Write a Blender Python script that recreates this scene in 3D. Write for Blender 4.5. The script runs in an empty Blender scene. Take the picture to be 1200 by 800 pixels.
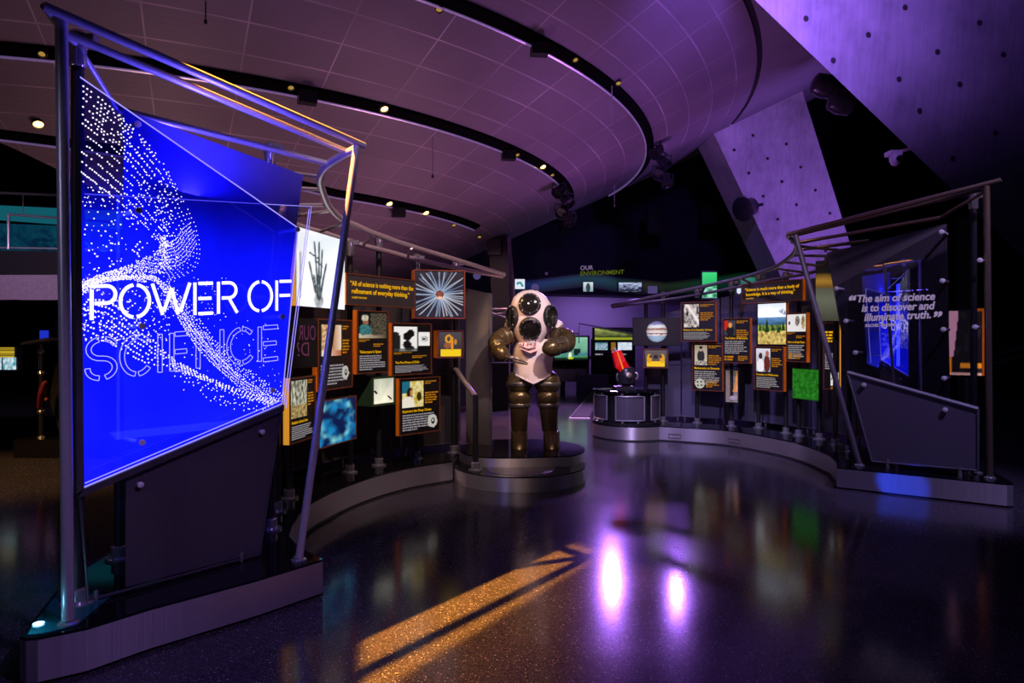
import bpy, math, random
from mathutils import Vector, Matrix, noise
random.seed(7)
scene = bpy.context.scene
COL = scene.collection
CAMZ, HOR, F = 1.7, 395.0, 800.0
PI = math.pi

# ------------------------------------------------------------------ helpers
def W(px, py, Y):
    return Vector(((px-600)/F*Y, Y, CAMZ-(py-HOR)/F*Y))
def wx(px, Y): return (px-600)/F*Y
def wz(py, Y): return CAMZ-(py-HOR)/F*Y
def S(r, g, b):
    def f(c):
        c /= 255.0
        return c/12.92 if c <= .04045 else ((c+.055)/1.055)**2.4
    return (f(r), f(g), f(b))
def interp(x, tab):
    if x <= tab[0][0]:
        (x0, y0), (x1, y1) = tab[0], tab[1]
    elif x >= tab[-1][0]:
        (x0, y0), (x1, y1) = tab[-2], tab[-1]
    else:
        for i in range(len(tab)-1):
            if tab[i][0] <= x <= tab[i+1][0]:
                (x0, y0), (x1, y1) = tab[i], tab[i+1]; break
    return y0+(y1-y0)*(x-x0)/(x1-x0)
def catmull(pts, n=8):
    pts = [Vector(p) for p in pts]
    P = [pts[0]*2-pts[1]]+pts+[pts[-1]*2-pts[-2]]
    out = []
    for i in range(1, len(P)-2):
        a, b, c, d = P[i-1], P[i], P[i+1], P[i+2]
        for k in range(n):
            t = k/n
            out.append(.5*((2*b)+(c-a)*t+(2*a-5*b+4*c-d)*t*t+(3*b-a-3*c+d)*t**3))
    out.append(pts[-1])
    return out

def wloc(o):
    v = Vector((0, 0, 0))
    while o is not None:
        v += o.location; o = o.parent
    return v
class MB:
    def __init__(s): s.v = []; s.f = []; s.m = []; s.sm = []
    def add(s, vs, fs, mi=0, smooth=False):
        n = len(s.v); s.v += [Vector(p) for p in vs]
        for f in fs:
            s.f.append([i+n for i in f]); s.m.append(mi); s.sm.append(smooth)
        return s
    def box(s, c, size, R=None, mi=0):
        hx, hy, hz = size[0]/2, size[1]/2, size[2]/2
        vs = [Vector((x, y, z)) for x in (-hx, hx) for y in (-hy, hy) for z in (-hz, hz)]
        if R is not None: vs = [R @ v for v in vs]
        c = Vector(c)
        return s.add([v+c for v in vs], [(0,1,3,2),(4,6,7,5),(0,4,5,1),(2,3,7,6),(0,2,6,4),(1,5,7,3)], mi)
    def boxf(s, fr, a, b, mi=0):   # box in a local frame, corners a,b
        vs = [fr(x, y, z) for x in (a[0], b[0]) for y in (a[1], b[1]) for z in (a[2], b[2])]
        return s.add(vs, [(0,1,3,2),(4,6,7,5),(0,4,5,1),(2,3,7,6),(0,2,6,4),(1,5,7,3)], mi)
    def tube(s, pts, r, n=10, mi=0, cap=True):
        pts = [Vector(p) for p in pts]
        rs = r if isinstance(r, (list, tuple)) else [r]*len(pts)
        vs = []; up = None
        for i, p in enumerate(pts):
            t = (pts[min(i+1, len(pts)-1)]-pts[max(i-1, 0)]).normalized()
            if up is None:
                up = Vector((0, 0, 1)) if abs(t.z) < .9 else Vector((1, 0, 0))
            a = (up-t*up.dot(t)).normalized(); b = t.cross(a); up = a
            for k in range(n):
                th = 2*PI*k/n
                vs.append(p+(a*math.cos(th)+b*math.sin(th))*rs[i])
        fs = [(i*n+k, i*n+(k+1) % n, (i+1)*n+(k+1) % n, (i+1)*n+k) for i in range(len(pts)-1) for k in range(n)]
        if cap: fs += [tuple(reversed(range(n))), tuple(range((len(pts)-1)*n, len(pts)*n))]
        return s.add(vs, fs, mi, True)
    def lathe(s, prof, o, axis=(0, 0, 1), n=24, mi=0, sx=1, sy=1, xdir=None):   # prof: (r, h)
        ax = Vector(axis).normalized()
        ref = Vector(xdir) if xdir else (Vector((1, 0, 0)) if abs(ax.x) < .9 else Vector((0, 1, 0)))
        a = (ref-ax*ref.dot(ax)).normalized(); b = ax.cross(a); o = Vector(o)
        vs = [o+ax*h+(a*math.cos(2*PI*k/n)*sx+b*math.sin(2*PI*k/n)*sy)*r for r, h in prof for k in range(n)]
        m = len(prof)
        fs = [(i*n+k, i*n+(k+1) % n, (i+1)*n+(k+1) % n, (i+1)*n+k) for i in range(m-1) for k in range(n)]
        fs += [tuple(reversed(range(n))), tuple(range((m-1)*n, m*n))]
        return s.add(vs, fs, mi, True)
    def prism(s, poly, off, mi=0, mis=None):     # poly: 3D points, off: extrusion vector
        n = len(poly); off = Vector(off)
        vs = [Vector(p) for p in poly]+[Vector(p)+off for p in poly]
        s.add(vs, [tuple(range(n)), tuple(reversed(range(n, 2*n)))], mi)
        k = len(s.v)-2*n
        for i in range(n):
            s.f.append([k+i, k+n+i, k+n+(i+1) % n, k+(i+1) % n]); s.m.append(mi if mis is None else mis); s.sm.append(n > 12)
        return s
    def face(s, pts, mi=0): return s.add(pts, [tuple(range(len(pts)))], mi)
    def build(s, name, mats, parent=None, sharp=.7):
        off = wloc(parent) if parent else Vector((0, 0, 0))
        me = bpy.data.meshes.new(name)
        me.from_pydata([v-off for v in s.v], [], s.f)
        for m in (mats if isinstance(mats, (list, tuple)) else [mats]): me.materials.append(m)
        me.polygons.foreach_set('material_index', s.m)
        me.polygons.foreach_set('use_smooth', s.sm)
        me.update()
        import bmesh
        bm = bmesh.new(); bm.from_mesh(me)
        bmesh.ops.recalc_face_normals(bm, faces=bm.faces)
        for e in bm.edges:
            if len(e.link_faces) == 2 and e.calc_face_angle(0) > sharp: e.smooth = False
        bm.to_mesh(me); bm.free()
        o = bpy.data.objects.new(name, me); COL.objects.link(o)
        if parent: o.parent = parent
        return o
def tag(o, label=None, cat=None, group=None, kind=None):
    if label: o['label'] = label
    if cat: o['category'] = cat
    if group: o['group'] = group
    if kind: o['kind'] = kind
    return o
def thing(name, loc, label, cat, group=None):
    o = bpy.data.objects.new(name, None); COL.objects.link(o); o.location = loc
    o.empty_display_size = .1
    return tag(o, label, cat, group)
def struct(o): o['kind'] = 'structure'; return o

# ------------------------------------------------------------------ materials
def newmat(name):
    m = bpy.data.materials.new(name); m.use_nodes = True
    nt = m.node_tree; nt.nodes.clear()
    out = nt.nodes.new('ShaderNodeOutputMaterial')
    return m, nt, out
def N(nt, t, **kw):
    n = nt.nodes.new(t)
    for k, v in kw.items():
        if k.startswith('i_'): n.inputs[k[2:].replace('_', ' ')].default_value = v
        else: setattr(n, k, v)
    return n
def rgba(c): return (c[0], c[1], c[2], 1)
def pbr(name, col, rough=.5, metal=0.0, var=.15, scale=12.0, emit=None, es=0.0, coat=0.0, spec=.5, bump=0.0):
    m, nt, out = newmat(name)
    b = N(nt, 'ShaderNodeBsdfPrincipled')
    tc = N(nt, 'ShaderNodeTexCoord'); nz = N(nt, 'ShaderNodeTexNoise')
    nz.inputs['Scale'].default_value = scale; nz.inputs['Detail'].default_value = 4
    nt.links.new(tc.outputs['Object'], nz.inputs['Vector'])
    cr = N(nt, 'ShaderNodeValToRGB')
    cr.color_ramp.elements[0].color = rgba([c*(1-var) for c in col]); cr.color_ramp.elements[1].color = rgba([min(1, c*(1+var)) for c in col])
    cr.color_ramp.elements[0].position = .3; cr.color_ramp.elements[1].position = .7
    nt.links.new(nz.outputs['Fac'], cr.inputs['Fac']); nt.links.new(cr.outputs['Color'], b.inputs['Base Color'])
    b.inputs['Roughness'].default_value = rough; b.inputs['Metallic'].default_value = metal
    b.inputs['Coat Weight'].default_value = coat; b.inputs['Specular IOR Level'].default_value = spec
    if emit: b.inputs['Emission Color'].default_value = rgba(emit); b.inputs['Emission Strength'].default_value = es
    if bump:
        bp = N(nt, 'ShaderNodeBump'); bp.inputs['Strength'].default_value = bump
        nt.links.new(nz.outputs['Fac'], bp.inputs['Height']); nt.links.new(bp.outputs['Normal'], b.inputs['Normal'])
    nt.links.new(b.outputs[0], out.inputs[0])
    return m
def emis(name, col, st=1.0):
    m, nt, out = newmat(name)
    e = N(nt, 'ShaderNodeEmission'); e.inputs[0].default_value = rgba(col); e.inputs[1].default_value = st
    nt.links.new(e.outputs[0], out.inputs[0]); return m
def picmat(name, st):
    m, nt, out = newmat(name)
    a = N(nt, 'ShaderNodeAttribute'); a.attribute_name = 'Col'
    b = N(nt, 'ShaderNodeBsdfPrincipled'); b.inputs['Roughness'].default_value = .4
    mx = N(nt, 'ShaderNodeMixRGB', blend_type='MULTIPLY'); mx.inputs[0].default_value = 1; mx.inputs[2].default_value = (.3, .3, .3, 1)
    nt.links.new(a.outputs['Color'], mx.inputs[1]); nt.links.new(mx.outputs[0], b.inputs['Base Color'])
    nt.links.new(a.outputs['Color'], b.inputs['Emission Color']); b.inputs['Emission Strength'].default_value = st
    nt.links.new(b.outputs[0], out.inputs[0]); return m
def glassmat(name, refl=.1, tint=(1, 1, 1), emit=None, es=0, rough=0.0):
    m, nt, out = newmat(name)
    tr = N(nt, 'ShaderNodeBsdfTransparent'); tr.inputs[0].default_value = rgba(tint)
    gl = N(nt, 'ShaderNodeBsdfGlossy'); gl.inputs['Roughness'].default_value = rough
    lw = N(nt, 'ShaderNodeLayerWeight'); lw.inputs['Blend'].default_value = .25
    mr = N(nt, 'ShaderNodeMapRange'); mr.inputs['To Min'].default_value = refl*.6; mr.inputs['To Max'].default_value = min(1, refl*2.5)
    nt.links.new(lw.outputs['Facing'], mr.inputs['Value'])
    mx = N(nt, 'ShaderNodeMixShader')
    nt.links.new(mr.outputs[0], mx.inputs[0]); nt.links.new(tr.outputs[0], mx.inputs[1]); nt.links.new(gl.outputs[0], mx.inputs[2])
    last = mx
    nt.links.new(last.outputs[0], out.inputs[0])
    return m

def steel_mat():
    m, nt, out = newmat('brushed_steel')
    b = N(nt, 'ShaderNodeBsdfPrincipled'); tc = N(nt, 'ShaderNodeTexCoord'); mp = N(nt, 'ShaderNodeMapping')
    mp.inputs['Scale'].default_value = (60, 60, 1.2)
    nz = N(nt, 'ShaderNodeTexNoise'); nz.inputs['Scale'].default_value = 2; nz.inputs['Detail'].default_value = 5
    nt.links.new(tc.outputs['Object'], mp.inputs[0]); nt.links.new(mp.outputs[0], nz.inputs['Vector'])
    mr = N(nt, 'ShaderNodeMapRange'); mr.inputs['To Min'].default_value = .30; mr.inputs['To Max'].default_value = .48
    nt.links.new(nz.outputs['Fac'], mr.inputs['Value']); nt.links.new(mr.outputs[0], b.inputs['Roughness'])
    b.inputs['Base Color'].default_value = (.68, .65, .67, 1); b.inputs['Metallic'].default_value = .85
    b.inputs['Anisotropic'].default_value = .85; b.inputs['Anisotropic Rotation'].default_value = .25
    tg = N(nt, 'ShaderNodeTangent', direction_type='RADIAL', axis='Z'); nt.links.new(tg.outputs[0], b.inputs['Tangent'])
    nt.links.new(b.outputs[0], out.inputs[0]); return m
def floor_mat():
    m, nt, out = newmat('polished_terrazzo')
    b = N(nt, 'ShaderNodeBsdfPrincipled'); tc = N(nt, 'ShaderNodeTexCoord')
    v = N(nt, 'ShaderNodeTexVoronoi'); v.inputs['Scale'].default_value = 190
    nt.links.new(tc.outputs['Object'], v.inputs['Vector'])
    cr = N(nt, 'ShaderNodeValToRGB'); e = cr.color_ramp.elements
    e[0].position = 0; e[0].color = (.022, .021, .026, 1); e[1].position = 1; e[1].color = (.55, .5, .6, 1)
    for p, c in ((.55, (.035, .033, .042)), (.80, (.06, .055, .07)), (.90, (.09, .08, .105)), (.985, (.12, .11, .15)), (.993, (.45, .42, .5))):
        x = e.new(p); x.color = rgba(c)
    sep = N(nt, 'ShaderNodeSeparateColor'); nt.links.new(v.outputs['Color'], sep.inputs[0])
    nt.links.new(sep.outputs[0], cr.inputs['Fac']); nt.links.new(cr.outputs[0], b.inputs['Base Color'])
    nz = N(nt, 'ShaderNodeTexNoise'); nz.inputs['Scale'].default_value = 1.5; nz.inputs['Detail'].default_value = 6
    nt.links.new(tc.outputs['Object'], nz.inputs['Vector'])
    mr = N(nt, 'ShaderNodeMapRange'); mr.inputs['To Min'].default_value = .10; mr.inputs['To Max'].default_value = .18
    nt.links.new(nz.outputs['Fac'], mr.inputs['Value']); nt.links.new(mr.outputs[0], b.inputs['Roughness'])
    b.inputs['Specular IOR Level'].default_value = .3
    nt.links.new(b.outputs[0], out.inputs[0]); return m
def concrete_mat(name, col):
    m, nt, out = newmat(name)
    b = N(nt, 'ShaderNodeBsdfPrincipled'); tc = N(nt, 'ShaderNodeTexCoord')
    n1 = N(nt, 'ShaderNodeTexNoise'); n1.inputs['Scale'].default_value = 1.3; n1.inputs['Detail'].default_value = 8; n1.inputs['Roughness'].default_value = .65
    mp = N(nt, 'ShaderNodeMapping'); mp.inputs['Scale'].default_value = (9, 9, .5)
    n2 = N(nt, 'ShaderNodeTexNoise'); n2.inputs['Scale'].default_value = 2; n2.inputs['Detail'].default_value = 4
    nt.links.new(tc.outputs['Object'], n1.inputs['Vector']); nt.links.new(tc.outputs['Object'], mp.inputs[0]); nt.links.new(mp.outputs[0], n2.inputs['Vector'])
    ad = N(nt, 'ShaderNodeMath', operation='MULTIPLY_ADD'); ad.inputs[1].default_value = .45
    nt.links.new(n2.outputs['Fac'], ad.inputs[0]); nt.links.new(n1.outputs['Fac'], ad.inputs[2])
    cr = N(nt, 'ShaderNodeValToRGB'); cr.color_ramp.elements[0].position = .45; cr.color_ramp.elements[1].position = 1.0
    cr.color_ramp.elements[0].color = rgba([c*.6 for c in col]); cr.color_ramp.elements[1].color = rgba([c*1.25 for c in col])
    nt.links.new(ad.outputs[0], cr.inputs['Fac']); nt.links.new(cr.outputs[0], b.inputs['Base Color'])
    b.inputs['Roughness'].default_value = .75
    nt.links.new(b.outputs[0], out.inputs[0]); return m
def mesh_mat(name, col, rough=.55, scale=160):
    m, nt, out = newmat(name)
    b = N(nt, 'ShaderNodeBsdfPrincipled'); tc = N(nt, 'ShaderNodeTexCoord'); v = N(nt, 'ShaderNodeTexVoronoi'); v.inputs['Scale'].default_value = scale
    v.inputs['Randomness'].default_value = 0
    nt.links.new(tc.outputs['Object'], v.inputs['Vector'])
    cr = N(nt, 'ShaderNodeValToRGB'); cr.color_ramp.elements[0].position = .25; cr.color_ramp.elements[1].position = .45
    cr.color_ramp.elements[0].color = rgba([c*.5 for c in col]); cr.color_ramp.elements[1].color = rgba([c*1.2 for c in col])
    nt.links.new(v.outputs['Distance'], cr.inputs['Fac']); nt.links.new(cr.outputs[0], b.inputs['Base Color'])
    b.inputs['Roughness'].default_value = rough; b.inputs['Metallic'].default_value = .3
    nt.links.new(b.outputs[0], out.inputs[0]); return m
def jewel(name, c0, c1, scale, st, dist=2.0, detail=8):
    m, nt, out = newmat(name)
    tc = N(nt, 'ShaderNodeTexCoord'); nz = N(nt, 'ShaderNodeTexNoise'); nz.inputs['Scale'].default_value = scale; nz.inputs['Detail'].default_value = detail
    nz.inputs['Distortion'].default_value = dist
    nt.links.new(tc.outputs['Object'], nz.inputs['Vector'])
    cr = N(nt, 'ShaderNodeValToRGB'); cr.color_ramp.elements[0].position = .35; cr.color_ramp.elements[1].position = .68
    cr.color_ramp.elements[0].color = rgba(c0); cr.color_ramp.elements[1].color = rgba(c1)
    nt.links.new(nz.outputs['Fac'], cr.inputs['Fac'])
    e = N(nt, 'ShaderNodeEmission'); e.inputs[1].default_value = st
    nt.links.new(cr.outputs[0], e.inputs[0]); nt.links.new(e.outputs[0], out.inputs[0]); return m

M = {}
M['steel'] = steel_mat()
M['tube'] = pbr('satin_aluminium_tube', (.42, .42, .46), .35, .4, .06, 30)
M['chrome'] = pbr('chrome', (.5, .5, .53), .18, .75, .03, 30)
M['black'] = pbr('black_powder_coat', (.012, .012, .014), .45)
M['blackgloss'] = pbr('black_gloss_laminate', (.008, .008, .010), .1, coat=.4)
M['dark'] = pbr('matt_dark_paint', (.006, .006, .009), .8)
M['darkblue'] = pbr('dark_blue_paint', (.006, .008, .022), .8)
M['void'] = pbr('black_ceiling_paint', (.003, .003, .004), .9)
M['face'] = pbr('charcoal_print', (.013, .012, .012), .45, var=.1)
M['quoteface'] = pbr('grey_print', (.055, .048, .046), .45, var=.08)
M['orange'] = pbr('orange_edge', S(235, 120, 20), .4, emit=S(235, 110, 15), es=.15)  # small emission added to the paint in place of warm lamplight
M['yellowedge'] = pbr('yellow_edge', S(250, 180, 60), .4, emit=S(250, 170, 50), es=.6)
M['copper'] = pbr('copper_rim', S(150, 85, 60), .35, .6, emit=S(120, 60, 35), es=.12)
M['ytext'] = emis('yellow_ink', S(245, 180, 10), .9)
M['otext'] = emis('amber_ink', S(205, 130, 20), .7)
M['wtext'] = emis('white_ink', S(215, 210, 200), .7)
M['wtextd'] = emis('pale_ink', S(180, 172, 178), .6)
M['pic'] = picmat('printed_picture', .8)  # prints glow by emission in place of spotlight falling on them
M['piclit'] = picmat('backlit_picture', 1.0)
M['picsheen'] = picmat('painted_sheet_reflections', .55)
M['glass'] = glassmat('clear_glass', .08)
M['mirrorglass'] = glassmat('reflecting_glass', .42, (.9, .9, .95))
M['mesh'] = mesh_mat('perforated_charcoal', (.05, .045, .055))
M['meshblue'] = mesh_mat('perforated_grey_mesh', (.11, .095, .13), .5, 120)
M['back'] = mesh_mat('dark_backdrop_mesh', (.07, .064, .072), .55, 260)
M['backr'] = mesh_mat('blue_grey_backdrop_mesh', (.10, .095, .15), .55, 260)
M['concrete'] = concrete_mat('cast_concrete', (.42, .40, .42))
M['floor'] = floor_mat()
M['brass'] = pbr('gilt_tube', (.22, .17, .12), .3, .75, .06, 30)
M['tubedark'] = pbr('dull_violet_tube', (.2, .18, .22), .35, .6, .06, 30)
M['rose'] = pbr('pinkish_alloy_tube', (.62, .52, .52), .3, .5, .06, 30)

# ------------------------------------------------------------------ camera
cam = bpy.data.cameras.new('camera'); camo = bpy.data.objects.new('camera', cam); COL.objects.link(camo)
camo.location = (0, 0, CAMZ); camo.rotation_euler = (PI/2, 0, 0)
cam.lens = 24; cam.sensor_width = 36; cam.shift_y = -(400-HOR)/1200.0; cam.clip_end = 200
scene.camera = camo
scene.view_settings.view_transform = 'Standard'; scene.view_settings.look = 'None'
scene.view_settings.exposure = 0; scene.view_settings.gamma = 1
scene.cycles.use_denoising = True
scene.cycles.max_bounces = 6; scene.cycles.transparent_max_bounces = 16
scene.cycles.sample_clamp_indirect = 3.0; scene.cycles.caustics_reflective = False; scene.cycles.caustics_refractive = False
w = bpy.data.worlds.new('dim_room'); scene.world = w; w.use_nodes = True
w.node_tree.nodes['Background'].inputs[0].default_value = (.25, .2, .45, 1); w.node_tree.nodes['Background'].inputs[1].default_value = .008

def lamp(kind, loc, target, power, col, size=.1, angle=60, blend=.5, name='lamp'):
    l = bpy.data.lights.new(name, kind); o = bpy.data.objects.new(name, l); COL.objects.link(o)
    o.location = loc; l.energy = power; l.color = col
    if kind == 'SPOT': l.spot_size = math.radians(angle); l.spot_blend = blend; l.shadow_soft_size = size
    elif kind == 'AREA': l.size = size
    else: l.shadow_soft_size = size
    d = Vector(target)-Vector(loc)
    o.rotation_euler = d.to_track_quat('-Z', 'Y').to_euler()
    return o

# ------------------------------------------------------------------ pictures, lettering
def seg(u, v, a, b):
    ax, ay = a; bx, by = b
    dx, dy = bx-ax, by-ay; L = dx*dx+dy*dy
    t = max(0, min(1, ((u-ax)*dx+(v-ay)*dy)/L)) if L else 0
    return math.hypot(u-ax-t*dx, v-ay-t*dy), t
def mixc(a, b, t):
    t = max(0, min(1, t)); return tuple(a[i]+(b[i]-a[i])*t for i in range(3))
def nz(u, v, s=8.0, seed=0): return noise.noise(Vector((u*s, v*s, seed*7.3)))
def picture(name, fr, u0, u1, v0, v1, lift, fn, nx, ny, mat, parent):
    vs = []; cols = []
    for j in range(ny+1):
        for i in range(nx+1):
            a, b = i/nx, j/ny
            vs.append(fr(u0+(u1-u0)*a, v0+(v1-v0)*b, lift)); c = fn(a, b); cols += [max(0, c[0]), max(0, c[1]), max(0, c[2]), 1]
    mb = MB(); mb.add(vs, [(j*(nx+1)+i, j*(nx+1)+i+1, (j+1)*(nx+1)+i+1, (j+1)*(nx+1)+i) for j in range(ny) for i in range(nx)])
    o = mb.build(name, mat, parent)
    ca = o.data.color_attributes.new('Col', 'FLOAT_COLOR', 'POINT'); ca.data.foreach_set('color', cols)
    return o
def text_mesh(name, body, fr, u0, v0, height, mat, parent, width=None, bold=0.0, lift=.004, align='LEFT', shear=0, spacing=1, maxw=None, thick=0.0):
    cu = bpy.data.curves.new(name, 'FONT'); cu.body = body; cu.size = 1; cu.offset = bold; cu.shear = shear
    cu.space_character = spacing; cu.align_x = align; cu.resolution_u = 4
    to = bpy.data.objects.new(name, cu); COL.objects.link(to)
    dg = bpy.context.evaluated_depsgraph_get(); dg.update()
    me = bpy.data.meshes.new_from_object(to.evaluated_get(dg))
    vs = [v.co.copy() for v in me.vertices]; fs = [list(p.vertices) for p in me.polygons]
    bpy.data.objects.remove(to); bpy.data.curves.remove(cu); bpy.data.meshes.remove(me)
    if not vs: return None
    x0, x1 = min(v.x for v in vs), max(v.x for v in vs)
    sc = height/.72; sxx = (width/(x1-x0)) if width else sc
    if maxw and (x1-x0)*sxx > maxw: sxx = maxw/(x1-x0)
    xo = x0 if align == 'LEFT' else 0
    mb = MB(); mb.add([fr(u0+(v.x-xo)*sxx, v0+v.y*sc, lift) for v in vs], fs)
    return mb.build(name, mat, parent)
def bars(mb, fr, u0, u1, vtop, vbot, n, seed, lift=.003, mi=0, fill=.55, ragged=.25):
    rnd = random.Random(seed); lh = (vtop-vbot)/n
    if lh <= 0: return
    for k in range(n):
        v = vtop-lh*(k+.5); e = u1-(u1-u0)*rnd.random()*ragged
        if k == n-1: e = u0+(u1-u0)*(.4+.3*rnd.random())
        u = u0
        while u < e-.001:
            wl = min(e-u, lh*fill*(1.2+3.5*rnd.random()))
            mb.face([fr(u, v-lh*fill*.5, lift), fr(u+wl, v-lh*fill*.5, lift), fr(u+wl, v+lh*fill*.5, lift), fr(u, v+lh*fill*.5, lift)], mi)
            u += wl+lh*.28

def frame_from(xl, xr, Yl, Yr, yb):
    zl = wz(yb, Yl); a = Vector((wx(xl, Yl), Yl, 0)); b = Vector((wx(xr, Yr), Yr, 0))
    ud = (b-a).normalized(); wdt = (b-a).length
    nd = Vector((ud.y, -ud.x, 0))
    if nd.y > 0: nd = -nd
    def fr(u, v, n): return Vector((a.x+ud.x*u+nd.x*n, a.y+ud.y*u+nd.y*n, zl+v))
    return fr, wdt
def exhibit(name, label, cat, xl, xr, yt, yb, Yl, Yr, depth=.055, edge='orange', face='face', rim=True, group=None):
    fr, wd = frame_from(xl, xr, Yl, Yr, yb); ht = (yb-yt)/F*Yl
    root = thing(name, fr(wd/2, 0, -depth/2), label, cat, group)
    mb = MB(); mb.boxf(fr, (0, 0, -depth), (wd, ht, 0), 0)
    # rim of the sides in the edge colour, front and back dark
    o = mb.build('case', [M[face], M[edge]], root)
    nfront = (fr(0, 0, 1)-fr(0, 0, 0))
    for p in o.data.polygons:
        p.material_index = 0 if (abs(p.normal.dot(nfront)) > .9 or abs(p.normal.z) > .9) else 1
    if rim:
        r = MB(); t = .011
        r.boxf(fr, (0, 0, 0), (wd, t, .010)); r.boxf(fr, (0, ht-t, 0), (wd, ht, .010))
        r.boxf(fr, (0, t, 0), (t, ht-t, .010)); r.boxf(fr, (wd-t, t, 0), (wd, ht-t, .010))
        r.build('rim', M['copper'], root)
    return root, fr, wd, ht
def infopanel(label, xl, xr, yt, yb, Yl, Yr, title, pic, picrect, seed, layout='tall', group=None, **kw):
    root, fr, wd, ht = exhibit('exhibit_panel', label, 'panel', xl, xr, yt, yb, Yl, Yr, group=group, **kw)
    m = .05*wd+.012
    u0, u1, v0, v1 = picrect
    picture('photograph', fr, u0*wd, u1*wd, v0*ht, v1*ht, .004, pic, 26, 30, M['pic'], root)
    # caption beside the photograph
    mb = MB()
    if u1 < .8:
        bars(mb, fr, (u1+.04)*wd, .95*wd, v1*ht, (v1-.07)*ht, 2, seed+1)
        bars(mb, fr, (u1+.04)*wd, .95*wd, (v1-.20)*ht, (v1-.42)*ht, 5, seed+2)
    else:
        bars(mb, fr, u0*wd, (u0+.45)*wd, (v0-.015)*ht, (v0-.06)*ht, 2, seed+1)
        bars(mb, fr, (u0+.45)*wd, .93*wd, (v0-.08)*ht, (v0-.14)*ht, 2, seed+2)
    if mb.f: mb.build('caption_text', M['otext'], root)
    tv = v0-.085 if u1 < .8 else v0-.235
    if title and tv > .1: text_mesh('title_text', title, fr, .08*wd, tv*ht, .045*ht, M['ytext'], root, bold=.015, maxw=.82*wd)
    mb = MB(); bl = tv-.33 if layout != 'short' else .06
    bars(mb, fr, .08*wd, .92*wd, (tv-.03)*ht, max(.05, bl)*ht, 7, seed+3)
    if mb.f: mb.build('body_text', M['wtextd'], root)
    return root, fr, wd, ht

# ------------------------------------------------------------------ the room
mb = MB(); mb.face([(-30, -8, 0), (30, -8, 0), (30, 40, 0), (-30, 40, 0)]); struct(mb.build('floor', M['floor']))
mb = MB(); mb.box((0, 29.2, 5), (60, .4, 14)); struct(mb.build('wall_back', M['darkblue']))
mb = MB(); mb.box((17.2, 12, 5), (.4, 40, 14)); struct(mb.build('wall_right', M['dark']))
mb = MB(); mb.box((-19.2, 12, 5), (.4, 40, 14)); struct(mb.build('wall_left', M['dark']))
mb = MB(); mb.box((0, 12, 12.2), (60, 42, .4)); struct(mb.build('trim_1', M['void']))

# inverted cone ceiling with ring and radial joints
D = 17.0; AP = Vector((-.475*D, D, CAMZ-.06875*D)); KS = .471
def conept(r, phi, off=0.0):
    return Vector((AP.x+r*math.cos(phi), AP.y+r*math.sin(phi), AP.z+KS*r-off))
def conehit(px, py):
    a, b = (px-600)/F, (HOR-py)/F
    # (b y + .06875)^2 = K^2((.475+a y)^2+(1-y)^2), in units of D
    k2 = KS*KS; A = b*b-k2*(a*a+1); B = 2*b*.06875-k2*(2*.475*a-2); C = .06875**2-k2*(.475**2+1)
    disc = B*B-4*A*C
    if disc < 0: y = -B/(2*A)
    else:
        ys = sorted([(-B-math.sqrt(disc))/(2*A), (-B+math.sqrt(disc))/(2*A)]); ys = [y for y in ys if y > 0]; y = ys[0]
    return Vector((a*y*D, y*D, CAMZ+b*y*D))
def polar(p): return math.hypot(p.x-AP.x, p.y-AP.y), math.atan2(p.y-AP.y, p.x-AP.x)
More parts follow.
